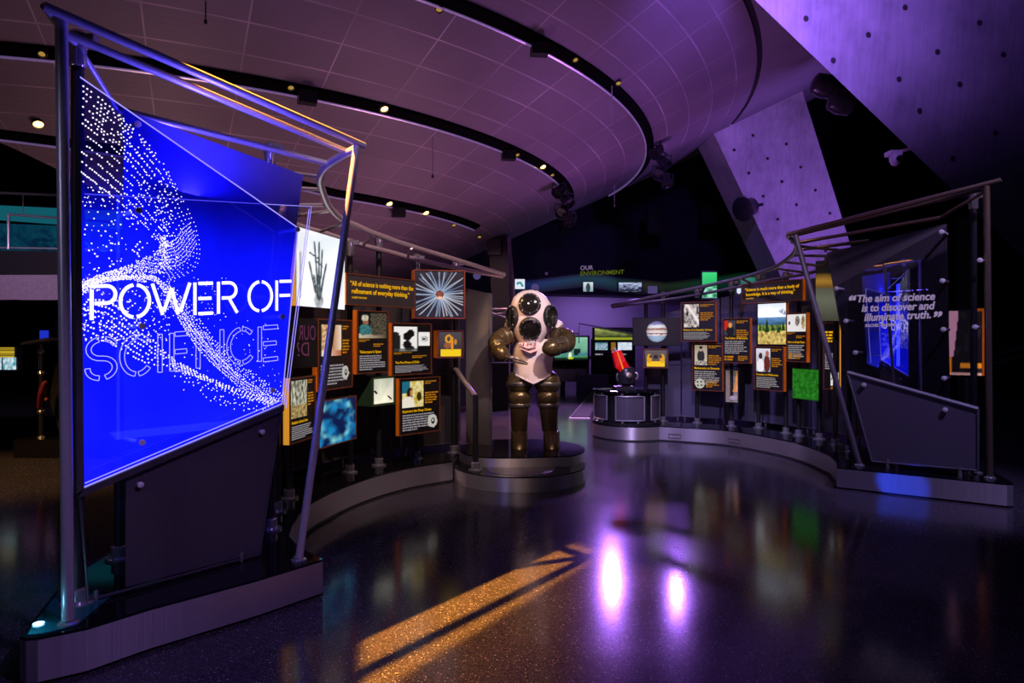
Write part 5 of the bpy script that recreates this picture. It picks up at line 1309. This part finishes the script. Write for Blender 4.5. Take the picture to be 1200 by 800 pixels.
b = MB(); b.lathe([(.10, -.16), (.16, -.13), (.18, 0), (.15, .12), (.11, .15)], dq(733.5, 440), (0, 0, 1), 24); b.box(dq(733.5, 449, 0), (.16, .16, .08)); b.build('housing', M['black2'], root)
b = MB(); b.tube(catmull([dq(726, 436, -.05), dq(722, 439, -.08), dq(723, 445, -.08), dq(727, 446, -.05)], 4), .014, 8); b.build('side_handle', M['chrome'], root)
b = MB(); b.tube(catmull([dq(741, 438, -.05), dq(745, 436.5, -.08), dq(746, 442, -.08), dq(742, 445, -.05)], 4), .014, 8); b.build('side_handle', M['rose'], root)
b = MB(); b.lathe([(.05, 0), (.05, .01), (.03, .016)], dq(735, 439, -.18), (0, -1, .2), 16); b.build('round_badge', M['ring'], root)
b = MB(); b.box(dq(738.5, 433, 0), (.06, .06, .04)); b.build('top_cap', M['white'], root)
b = MB(); b.box(Vector((dv.x, dv.y, dv.z+.025)), (.34, .34, .05)); b.build('base_plate', M['black'], root)

# ------------------------------------------------------------------ far background
# dark band wall overhanging the purple wall
Yb = 25.0
M['purplewall'] = pbr('lilac_grey_wall', (.33, .28, .4), .8, var=.05, scale=.6)
b = MB(); b.box((4, 27, 1.9), (34, .3, 3.8)); struct(b.build('wall_far', M['purplewall']))
b = MB(); b.prism([(-3.5, Yb, wz(341, Yb)), (12, Yb, wz(351, Yb)), (12, Yb, 12), (-3.5, Yb, 12)], (0, 1.6, 0)); band = b.build('wall_upper', M['darkblue']); struct(band)
def fq(px, py, dy=0): v = W(px, py, Yb); return Vector((v.x, Yb+dy, v.z))
M['greenink'] = emis('green_sign_letters', S(105, 115, 25), .6); M['lilacink'] = emis('lilac_sign_letters', S(150, 130, 170), .6)
root = thing('wall_sign', fq(705, 318, -.05), 'two-line wall sign reading OUR ENVIRONMENT on the far dark wall', 'sign')
ffr = lambda px, py, sl: (lambda u, v, n: fq(px, py, -.04-n)+Vector((u, 0, v+sl*u)))
text_mesh('upper_line', 'OUR', ffr(680, 316.3, .03), 0, 0, .155, M['lilacink'], root, bold=.02, width=.47)
text_mesh('lower_line', 'ENVIRONMENT', ffr(680, 323, .04), 0, 0, .16, M['greenink'], root, bold=.015, width=1.6)
# coloured wave stripe
b = MB(); vs = []; wcol = []
wpts = [(604, 336, 8, (8, 30, 75)), (630, 335, 8, (8, 40, 85)), (660, 331, 8, (10, 50, 70)), (685, 328, 8, (12, 52, 55)), (705, 330, 9, (12, 55, 60)), (725, 334, 9, (12, 50, 45)), (750, 336, 9, (35, 40, 20)), (780, 338, 8, (25, 35, 18)), (820, 335, 10, (10, 45, 28)), (870, 330, 12, (8, 50, 35)), (900, 330, 12, (6, 40, 30))]
for px, py, h_, c_ in wpts:
    for k, f_ in ((-1, 0), (-.2, .7), (.35, 1), (1, 0)):
        vs.append(fq(px, py-h_*k, -.012)); cc_ = S(*c_); wcol += [cc_[0]*f_, cc_[1]*f_, cc_[2]*f_, 1]
b.add(vs, [(4*i+k, 4*i+k+1, 4*i+k+5, 4*i+k+4) for i in range(len(wpts)-1) for k in range(3)])
wo = b.build('wall_graphic', M['piclit']); ca = wo.data.color_attributes.new('Col', 'FLOAT_COLOR', 'POINT'); ca.data.foreach_set('color', wcol)
tag(wo, 'thin blue-green wave graphic running along the far dark wall', 'wall graphic')
def screen(label, x0, y0, x1, y1, Y, fn, frame=True, nx=20, ny=16, mat='piclit', stand=None):
    root = thing('wall_screen', W((x0+x1)/2, (y0+y1)/2, Y), label, 'screen')
    c = W((x0+x1)/2, (y0+y1)/2, Y); wd = (x1-x0)/F*Y; ht = (y1-y0)/F*Y
    b = MB(); b.box(c+Vector((0, .06, 0)), (wd*1.12, .1, ht*1.14)); b.build('case', M['black'], root)
    fr = lambda u, v, n: Vector((c.x-wd/2+u, c.y-n, c.z-ht/2+v))
    picture('screen_picture', fr, 0, wd, 0, ht, .003, fn, nx, ny, M[mat], root); return root, fr, wd, ht
screen('small white screen with teal shapes on the far wall above the diving helmet', 603.5, 327, 615, 338.5, Yb-.1, lambda u, v: S(30, 140, 150) if (blob(u, v, .45, .55, .28, .2) < 1 or blob(u, v, .75, .35, .12, .12) < 1) and not blob(u, v, .45, .4, .12, .12) < 1 else S(225, 232, 240))
screen('small grey-green screen with a dark figure on the far wall below the wall sign', 683.5, 330.5, 695, 341.5, Yb-.1, lambda u, v: S(40, 60, 60) if blob(u, v, .5, .4, .22, .5) < 1 else mixc(S(130, 160, 160), S(205, 220, 220), v))
screen('wide blue screen with a cloudy landscape on the far wall', 725, 331, 752, 342, Yb-.1, lambda u, v: mixc(S(20, 35, 70), S(190, 205, 235), (v-.3)*1.2+.9*nz(u, v, 6)) if v > .3 else mixc(S(10, 15, 30), S(160, 170, 200), nz(u*2, v, 9)))
M['lilac'] = emis('lilac_disc', S(75, 65, 115), 1.0)
for (px, py, r_, lab) in ((627, 337, 4.6, 'small lilac disc on the far wall just above the diving helmet'), (559, 323, 4.5, 'small lilac disc on the far wall left of the dark column')):
    o = thing('wall_disc', fq(px, py, -.03), lab, 'wall disc'); b = MB(); b.lathe([(r_*Yb/F, 0), (r_*Yb/F, .03), (r_*Yb/F*.9, .035)], fq(px, py, -.02), (0, -1, 0), 24); b.build('disc', M['lilac'], o)
o = thing('wall_plaque', fq(764.5, 339, -.03), 'small square lilac plaque on the far wall right of the wide screen', 'plaque')
b = MB(); b.box(fq(764.5, 339.5, -.03), (11*Yb/F, .03, 8.5*Yb/F)); b.build('plate', M['lilac'], o)
b = MB(); b.box(fq(559, 325, 0)+Vector((0, .4, 0)), (1.6, .05, .6)); tag(b.build('wall_graphic', emis('blue_strip', S(6, 40, 90), .8)), 'dark blue wall graphic left of the dark column', 'wall graphic')
root = thing('ceiling_projector', fq(640, 321, -.3), 'tiny pale projector on the far wall left of the wall sign', 'projector'); b = MB(); b.box(fq(640, 321, -.1), (.1, .2, .1)); b.build('body', M['white'], root)
# green lit case
screen('bright green lit display column on the far wall at right', 823, 319, 840, 349, 20, lambda u, v: mixc(S(20, 150, 75), S(60, 215, 120), v) if v > .42 else mixc(S(150, 235, 190), S(20, 120, 70), .5+.8*math.sin(u*9)*math.sin(v*17)), nx=16, ny=24)
screen('small dark screen with white figures right of the green column', 863, 332, 882, 346, 19, lambda u, v: S(210, 225, 235) if blob(u, v, .7, .5, .22, .4) < 1 or blob(u, v, .15, .4, .12, .3) < 1 else S(8, 20, 20))
screen('dim green display behind the quotation sign at right', 868, 325, 895, 335, 18.5, lambda u, v: mixc(S(10, 70, 45), S(20, 120, 80), v), nx=4, ny=4)
# tilted lower display table with the green tank
def bq(px, py, Y=22.0): return W(px, py, Y)
root = thing('display_counter', bq(680, 440), 'low dark display counter on the far floor behind the suit', 'counter')
b = MB(); b.box(Vector((1.66, 22.2, wz(419, 22))), (1.75, .7, .1)); b.build('counter_top', M['railm'], root)
b = MB(); b.box(Vector((1.66, 22.4, wz(434, 22))), (1.7, .3, .75)); b.build('shadow_panel', M['dark'], root)
b = MB(); b.box(Vector((wx(664, 22), 21.95, wz(439, 22))), (1.25, .5, .4)); b.build('drawer_box', M['railm'], root)
lb = thing('storage_box', Vector((wx(694, 21.25), 21.25, 0)), 'low grey box on the floor in front of the monitor cabinet', 'box')
b = MB(); b.box(Vector((wx(694, 21.25), 21.25, .26)), (.95, .5, .52)); b.build('body', M['railm'], lb)
b = MB(); b.box(Vector((wx(694, 21.25), 21.25, .53)), (.99, .54, .03)); b.build('lid', M['railm'], lb)
b = MB()
for px in (633, 660, 688): b.box(Vector((wx(px, 22), 22.2, wz(419, 22)/2)), (.12, .5, wz(419, 22)))
b.build('leg_panel', M['dark'], root)
def tank(u, v):
    c = mixc(S(60, 130, 110), S(135, 195, 165), v+.25*nz(u, v, 5))
    if .58 < u < .78 and .18 < v < .5: c = S(15, 35, 30)
    if u > .72 and v < .30: c = mixc(S(70, 140, 70), S(60, 120, 170), (v-.1)*5)
    if v < .07: c = S(20, 45, 30)
    if blob(u, v, .47, .16, .05, .15) < 1: c = S(240, 245, 225)
    if blob(u, v, .49, .06, .09, .05) < 1: c = S(190, 210, 30)
    return c
screen('glowing sea-green display with a tiny white figure, right of the suit', 650, 395, 688.5, 421, 21.5, tank, nx=44, ny=30)
screen('slanted olive green display with a yellow caption strip, beyond the red device', 697, 384.5, 741, 398, 21.6, lambda u, v: S(8, 10, 8) if v > 1.0-.62*u*.9+.02 else (S(150, 160, 30) if v < .2 else mixc(S(55, 65, 30), S(160, 170, 90), (v-.3)*1.4+.4*nz(u, v, 6))), nx=36, ny=18)
screen('left pale blue monitor under the slanted green display', 697.5, 401, 712, 410, 21.6, lambda u, v: S(60, 110, 120) if v > .85 else mixc(S(90, 130, 150), S(170, 190, 205), .5+nz(u, v, 6)))
screen('right white monitor under the slanted green display', 724, 401, 740.5, 410, 21.6, lambda u, v: mixc(S(150, 180, 205), S(235, 240, 245), .6+nz(u, v*2, 5)))
screen('narrow amber screen between the two pale monitors', 716, 401, 721.5, 411, 21.6, lambda u, v: mixc(S(60, 40, 15), S(190, 140, 40), .4+nz(u, v, 9)), nx=8, ny=10)
root = thing('caption_plate', bq(719, 415, 21.6), 'dark caption plate with pale text under the monitors', 'caption plate')
b = MB(); b.box(bq(719, 414.5, 21.66), (1.25, .08, .2)); b.build('plate', M['black'], root)
b = MB(); bars(b, lambda u, v, n: bq(697.5, 416.5, 21.6-n)+Vector((u, 0, v)), 0, .38, .08, 0, 1, 5); bars(b, lambda u, v, n: bq(728, 416.5, 21.6-n)+Vector((u, 0, v)), 0, .25, .08, 0, 1, 6); b.build('caption_text', M['wtextd'], root)
root = thing('monitor_stand', Vector((wx(719, 21.8), 21.9, 0)), 'tall dark cabinet carrying the monitors on the far floor', 'cabinet')
b = MB(); b.box(Vector((wx(719, 21.8), 21.95, wz(400, 21.8)/2)), (1.35, .5, wz(383, 21.8)-.3)); b.build('cabinet', M['dark'], root)
root = thing('sloping_glass_canopy', bq(709, 378, 21.4), 'thin sloping metal edge above the far monitors', 'canopy')
b = MB(); b.tube([bq(678.5, 402, 21.5), bq(678.5, 379, 21.5), bq(741, 390, 21.5)], .02, 6); b.tube([bq(655, 389, 21.5), bq(678.5, 391, 21.5)], .02, 6); b.build('metal_edge', M['tube'], root)
# column and pale pole
root = thing('dark_column', W(588, 430, 17), 'dark square column behind the end board, left of the suit', 'column')
b = MB(); b.prism([W(572, 270, 17), W(594, 268, 17), W(602, 470, 17), W(582, 470, 17)], (0, .7, 0)); b.build('shaft', pbr('brown_black_paint', (.02, .016, .018), .7), root)
b = MB(); b.box(W(579, 290, 16.7), (.32, .3, .38)); b.build('speaker_box', M['black'], root)
root = thing('leaning_column', W(600, 400, 18), 'pale slanted round column rising behind the helmet', 'column')
tb([W(607, 453, 18), W(596, 320, 18), W(593, 262, 18)], [.16, .13, .10], 'shaft', root, pbr('pale_plaster_column', (.6, .5, .55), .7))
root = thing('folding_stand', W(578, 384, 15), 'thin crossed metal tubes left of the helmet', 'stand')
b = MB(); b.tube([W(570, 362, 15), W(600, 362, 15)], .02, 6); b.tube([W(570, 365, 15), W(598, 374, 15)], .02, 6); b.tube([W(572, 371, 15), W(598, 364, 15)], .02, 6); b.tube([W(573, 362, 15), W(573, 485.5, 15)], .02, 6); b.tube([W(597, 362, 15), W(597, 485.5, 15)], .02, 6); b.build('crossed_tubes', M['tube'], root)
# low dark block behind board, floor strip
b = MB(); b.box(Vector((wx(580, 16), 16.2, .55)), (1.1, .5, 1.1)); tag(b.build('dark_cabinet', M['dark']), 'low black cabinet in the gap left of the suit legs', 'cabinet')
o = thing('dark_floor_wedge', (wx(684, 14), 14.5, 0), 'dark wedge-shaped floor strip with a pale edge left of the pedestal', 'floor strip')
def fl(px, py, z=.006): Y = F*(CAMZ-z)/(py-HOR); return Vector((wx(px, Y), Y, z))
b = MB(); b.prism([fl(668, 489), fl(691, 489), fl(702, 460), fl(694, 460)], (0, 0, .01)); b.build('dark_wedge', M['dark'], o)  # flat dark wedge on the floor
b = MB(); b.tube([fl(667, 490), fl(693.5, 460)], .012, 6); b.tube([fl(667, 490), fl(691, 490)], .012, 6); b.build('pale_edge', M['tube'], o)
for px, py, Y, w_, h_, lab in ((768, 258, 22, .55, .8, 'dim black loudspeaker high on the far dark wall'), (834, 252, 22, .5, .6, 'dim black loudspeaker high on the far wall near the pier'), (663, 262, 22, .4, .6, 'dim black loudspeaker on the far wall behind the hanging lamps')):
    o = thing('loudspeaker', W(px, py, Y), lab, 'speaker'); b = MB(); b.box(W(px, py, Y), (w_, .5, h_)); b.box(W(px, py, Y)+Vector((0, -.26, 0)), (w_*.8, .04, h_*.85)); b.build('housing', M['void'], o)
    b = MB(); b.tube([W(px, py, Y), W(px, py, 24.9)], .04, 8); b.build('bracket', M['void'], o)

# far left: balcony, teal bay, kiosk, screen
M['tealwall'] = emis('teal_lit_wall', S(20, 95, 110), .8)
Yl = 15.0
def lq(px, py, dy=0): v = W(px, py, Yl); return Vector((v.x, Yl+dy, v.z))
root = thing('balcony', lq(20, 340), 'upper balcony with teal lit bay and mauve fascia at the far left edge', 'balcony')
M['mauve'] = pbr('mauve_fascia', (.34, .26, .34), .6)
b = MB(); b.prism([lq(-120, 322), lq(130, 322), lq(130, 352), lq(-120, 350)], (0, .4, 0)); b.build('fascia', M['mauve'], root)
b = MB(); b.prism([lq(-120, 292, .1), lq(130, 294, .1), lq(130, 322, .1), lq(-120, 322, .1)], (0, 3, 0)); b.build('slab_edge', M['dark'], root)
b = MB(); b.prism([lq(-120, 236, 2), lq(130, 255, 2), lq(130, 230, 2), lq(-120, 218, 2)][::-1], (0, .1, 0)); b.build('teal_soffit', M['tealwall'], root)
M['tealdark'] = jewel('teal_mural', S(4, 35, 60), S(12, 70, 90), 2.0, .8)
b = MB(); b.prism([lq(-120, 240, 2.3), lq(130, 250, 2.3), lq(130, 294, 2.3), lq(-120, 292, 2.3)], (0, .1, 0)); b.build('teal_mural', M['tealdark'], root)
b = MB()
for px, py, r in ((12, 275, 11), (26, 274, 5.5), (54, 280, 8)):
    b.tube([lq(px, py, 2.2)+Vector((r*Yl/F*math.cos(k*PI/12), 0, r*Yl/F*math.sin(k*PI/12))) for k in range(25)], .025, 6)
b.build('ring_motif', emis('teal_ring', S(40, 120, 140), .8), root)
b = MB(); rnd = random.Random(4)
for k in range(14): p = lq(54+rnd.uniform(-4, 4), 280+rnd.uniform(-4, 4), 2.15); b.box(p, (.06, .02, .06))
b.build('green_specks', emis('green_specks', S(60, 170, 60), .8), root)
b = MB(); b.tube([lq(-120, 221), lq(130, 231)], .03, 8); b.tube([lq(10, 251), lq(130, 260)], .025, 8); b.tube([lq(10, 251), lq(10, 292)], .03, 8); b.tube([lq(0, 290), lq(130, 292)], .02, 6); b.tube([lq(27, 226), lq(27, 254)], .01, 6); b.build('railing', M['tube'], root)
b = MB(); b.box(lq(53, 236, 1), (.2, .1, .25)); b.build('hanging_lamp', pbr('dim_panel', (.1, .3, .33), .5, emit=S(30, 110, 120), es=.5), root)
screen('small teal and white lit screen at the far left edge', 0, 407, 19, 433, 10, lambda u, v: (S(190, 160, 40) if abs(math.sin(v*40)) > .5 and u < .9 else S(15, 14, 10)) if v > .55 else (S(5, 10, 12) if .12 < u < .18 else mixc(S(20, 140, 160), S(220, 235, 240), .5+.9*nz(u, v, 6))), nx=24, ny=30, mat='piclit')
Yk = 9.6
def kq(px, py, dy=0): v = W(px, py, Yk); return Vector((v.x, Yk+dy, v.z))
root = thing('kiosk', Vector((wx(48, Yk), Yk, 0)), 'black kiosk with a slanted shelf, round posts and a low black base at far left', 'kiosk')
zb = 0
b = MB(); b.prism([Vector((wx(16, Yk), Yk, 0)), Vector((wx(160, Yk), Yk, 0)), Vector((wx(160, Yk), Yk, .26)), Vector((wx(16, Yk), Yk, .26))], (0, .9, 0)); b.build('base', M['blackgloss'], root)
b = MB(); b.prism([kq(48, 375, .3), kq(130, 375, .3), kq(130, 516, .3), kq(55, 516, .3), kq(40, 470, .3), kq(50, 420, .3)], (0, .3, 0)); b.build('back_panel', M['dark'], root)
b = MB(); b.tube([kq(37, 516, .2), kq(37, 403, .2)], .035, 10); b.build('post', M['black2'], root)
b = MB()
for py in (412, 438, 484, 515): b.lathe([(.04, -.03), (.055, 0), (.04, .03)], kq(37, py, .2), n=12)
b.build('post_collar', M['chrome'], root)
b = MB(); b.prism([kq(24, 401), kq(58, 395), kq(58, 398), kq(24, 404)], (0, .4, 0)); b.build('slanted_shelf', M['railm'], root)
b = MB(); b.box(kq(46, 392, .1), (.11, .03, .12)); b.build('blue_screen', emis('blue_button_screen', S(30, 50, 200), .9), root)
b = MB(); b.tube(catmull([kq(40, 478, .1), kq(44, 462, .05), kq(47, 448, .1), kq(45, 465, .12), kq(50, 470, .1)], 4), .03, 8); b.build('red_handset', pbr('dark_red_plastic', (.2, .015, .015), .4), root)
tb([W(1240, 396, 12), W(1120, 428, 12)], .02, 'rail', tag(thing('far_railing', W(1180, 415, 12), 'thin dim double railing at the far right edge', 'railing')), M['railm'])
tb([W(1240, 408, 12), W(1120, 436, 12)], .02, 'rail', bpy.data.objects['far_railing'], M['railm'])
tb([W(1125, 427, 12), W(1125, 427, 12)*1.0+Vector((0, 0, -wz(427, 12)))], .02, 'post', bpy.data.objects['far_railing'], M['railm'])

# ------------------------------------------------------------------ lights
PUR = (.40, .15, 1.0); BLUE = (.05, .08, 1)
def framed(o, cuts):
    # added mask in the lamp's shader, shaping the floor patch: straight soft cuts given as lines on the floor (a, b, c, softness)
    l = o.data; l.use_nodes = True; nt = l.node_tree; em = [n for n in nt.nodes if n.type == 'EMISSION'][0]
    g = nt.nodes.new('ShaderNodeNewGeometry'); sp = nt.nodes.new('ShaderNodeSeparateXYZ'); nt.links.new(g.outputs['Incoming'], sp.inputs[0])
    def mth(op, a, b_=None, c=None):
        n = nt.nodes.new('ShaderNodeMath'); n.operation = op
        for i, x in enumerate((a, b_, c)):
            if x is None: continue
            if isinstance(x, (int, float)): n.inputs[i].default_value = x
            else: nt.links.new(x, n.inputs[i])
        return n.outputs[0]
    L = o.location
    X = mth('MULTIPLY_ADD', mth('DIVIDE', sp.outputs[0], sp.outputs[2]), -L.z, L.x); Y = mth('MULTIPLY_ADD', mth('DIVIDE', sp.outputs[1], sp.outputs[2]), -L.z, L.y)
    tot = None
    for (p, q_, inside, soft, *lo) in cuts:
        dx, dy = q_[0]-p[0], q_[1]-p[1]; ln = math.hypot(dx, dy); a, b_ = -dy/ln, dx/ln; c = -(a*p[0]+b_*p[1])
        if a*inside[0]+b_*inside[1]+c < 0: a, b_, c = -a, -b_, -c
        d = mth('ADD', mth('MULTIPLY_ADD', X, a, c), mth('MULTIPLY', Y, b_))
        mr = nt.nodes.new('ShaderNodeMapRange'); mr.interpolation_type = 'SMOOTHSTEP'
        mr.inputs['From Min'].default_value = -soft; mr.inputs['From Max'].default_value = soft; mr.inputs['To Min'].default_value = lo[0] if lo else 0; nt.links.new(d, mr.inputs['Value'])
        tot = mr.outputs[0] if tot is None else mth('MULTIPLY', tot, mr.outputs[0])
    nt.links.new(tot, em.inputs['Strength'])
# warm key through the left frame onto the floor
k = lamp('SPOT', (-2.87, 4.36, 6.3), (-.3, 4.3, 0), 20000, (1, .36, .04), .03, 60, .8, 'warm_key')
framed(k, [((-.89, 3.80), (-.05, 4.90), (0, 4), .03), ((-.88, 4.04), (-.73, 3.3), (0, 4), .04), ((.50, 5.6), (.80, 5.25), (0, 4), .12), ((-.25, 2.7), (1.15, 4.95), (0, 5), .55), ((-.66, 3.25), (.66, 5.3), (-1, 5), .05, .16)])  # added shader mask that shapes this lamp's floor patch
# suit and panels
lamp('SPOT', (-2.2, 5.4, 5.6), (-.05, 8.8, 1.75), 850, (1, .55, .13), .06, 11, .6, 'suit_warm')
lamp('SPOT', (2.2, 4.2, 5.8), (.3, 8.9, 1.8), 1900, (1, .84, .84), .1, 15, .5, 'suit_front')
lamp('SPOT', (.6, 4.5, 5.6), (-1.4, 7.6, 1.5), 340, (1, .62, .45), .08, 44, .6, 'left_panels')
lamp('SPOT', (1.5, 6.5, 5.6), (3.6, 11, 1.4), 240, (1, .6, .45), .08, 40, .6, 'right_panels')
# purple floor spots behind the stands, shining towards the entrance
p1 = Vector((2.78, 19, 5.06)); p2 = Vector((4.58, 19, 5.43))
lamp('SPOT', p1, (.9, 7.4, 0), 1300, PUR, .09, 26, .8, 'purple_floor')
lamp('SPOT', p2, (1.6, 6.8, 0), 560, PUR, .07, 22, .8, 'purple_floor')
# unseen uplights added to wash the ceiling
lamp('SPOT', (-4.8, 9.5, 1.0), (-4.2, 10.5, 6), 115, (1, .52, .52), .6, 150, .8, 'added_ceiling_wash')
lamp('SPOT', (-1.0, 11.5, 1.2), (-1.2, 11.8, 6), 165, (1, .42, .70), .6, 150, .8, 'added_ceiling_wash')
lamp('SPOT', (3.5, 14.0, 1.0), (3.0, 12.6, 6), 420, (.70, .22, 1), .6, 110, .8, 'added_ceiling_wash')
lamp('SPOT', (1.5, 4, 1.5), (0, 9, 6.5), 110, (.9, .38, .95), .6, 110, .8, 'added_ceiling_wash')
lamp('SPOT', (-4.5, 2.5, 1.0), (-5, 8.0, 6.5), 105, (1, .55, .55), .6, 110, .8, 'added_ceiling_wash')
# concrete
lamp('SPOT', (2.6, 6.6, 5.6), (3.6, 9.2, 6.4), 1300, (.32, .14, 1), .3, 90, 1, 'beam_wash')
lamp('SPOT', (8.4, 12.2, 2.4), (6.3, 16.5, 5.4), 800, (.42, .18, 1), .3, 75, .7, 'pier_wash')
# far purple wall and floor
lamp('AREA', (3, 25.6, 3.0), (3, 27, 1.6), 50, (.5, .3, 1), 2.5, name='far_wall_wash')
lamp('SPOT', (2.2, 17.5, 4.6), (.9, 14.6, 0), 2600, (.72, .34, 1), .3, 75, .8, 'far_floor')
lamp('SPOT', (.2, 15.2, 3.4), (-.2, 13.0, 0), 900, (1, .42, .4), .3, 60, .8, 'far_floor')
# blue LED strip in the sign
def strip(loc, target, power, size, sy, name):
    a = lamp('AREA', loc, target, power, BLUE, size, name=name); a.data.shape = 'RECTANGLE'
    d = (Vector(target)-Vector(loc)).normalized(); xa = gd if abs(d.z) > .5 else Vector((0, 0, 1)); ya = (-d).cross(xa)
    a.rotation_euler = Matrix((xa, ya, -d)).transposed().to_euler(); a.data.size = size; a.data.size_y = sy
strip(gfr(.28, 1.95, -.08), gfr(.28+.8, 1.95, -.55), 6, 1.7, .10, 'led_strip_side')
strip(gfr(.80, 1.12, -.08), gfr(.80, 2.2, -.5), 4, 1.1, .10, 'led_strip_bottom')
a_ = lamp('AREA', gfr(.75, 2.62, .06), gfr(.85, 4.0, .05), 40, (.12, .08, 1), .12, name='rail_glow_fill')  # unseen area lamp added to carry the sign's edge glow to the rails
a_.data.shape = 'RECTANGLE'; a_.data.size = 1.2; a_.data.size_y = .12
lamp('SPOT', (-1.1, 4.9, 1.35), (4.2, 7.32, .12), 4200, (.02, .07, 1), .03, 4.6, .5, 'sign_reflection_spot')  # added spot standing in for the blue sign's reflection on the skirt
lamp('POINT', (-2.36, 3.36, .33), (0, 0, 0), .5, (.2, .7, 1), .02, name='uplight')
# violet fill on right stand and left plinth
lamp('SPOT', (5.2, 4.2, 6.0), (4.4, 7.6, .8), 1100, (.52, .38, 1), .2, 40, .8, 'right_stand')
lamp('SPOT', (2.2, .8, 5), (-1.9, 3.7, .2), 550, (.5, .28, 1), .2, 30, .8, 'left_plinth')
lamp('SPOT', (1.5, 8.5, 5.4), (3.2, 11.1, .4), 900, (.5, .38, 1), .2, 46, .8, 'right_plinth')
lamp('SPOT', (-7.5, 6.8, 4.6), (-6.2, 8.5, 0), 900, (1, .5, .15), .2, 50, .8, 'left_floor')
lamp('SPOT', (-10.5, 11.5, 3.6), (-11, 15, 2.6), 220, (.9, .6, 1), .2, 80, .8, 'added_balcony_wash')  # unseen lamp added to brighten the mauve fascia
lamp('SPOT', (-.5, 13.5, 3.2), (-.2, 18, 2.6), 160, (1, .6, .7), .1, 40, .8, 'added_column_wash')  # unseen spot added to bring out the pale column
lamp('SPOT', (5.4, 4.6, 5.6), (4.2, 7.8, 2.9), 120, (1, .62, .3), .1, 40, .8, 'rail_warm')
lamp('SPOT', (-.3, 3.5, 5.2), (-1.2, 7, 2.7), 420, (1, .7, .75), .1, 55, .8, 'rail_left')
lamp('SPOT', (.6, 1.5, 6.0), (2.9, 11, .3), 1700, (.62, .5, 1), .15, 26, .8, 'right_front')  # unseen spot added to brighten the right skirt and pedestal
lamp('SPOT', (-3.6, -.2, 3.2), (-2.25, 3.5, 1.8), 90, (.62, .55, 1), .15, 40, .8, 'post_fill')  # unseen lamp added to lighten the left upright post
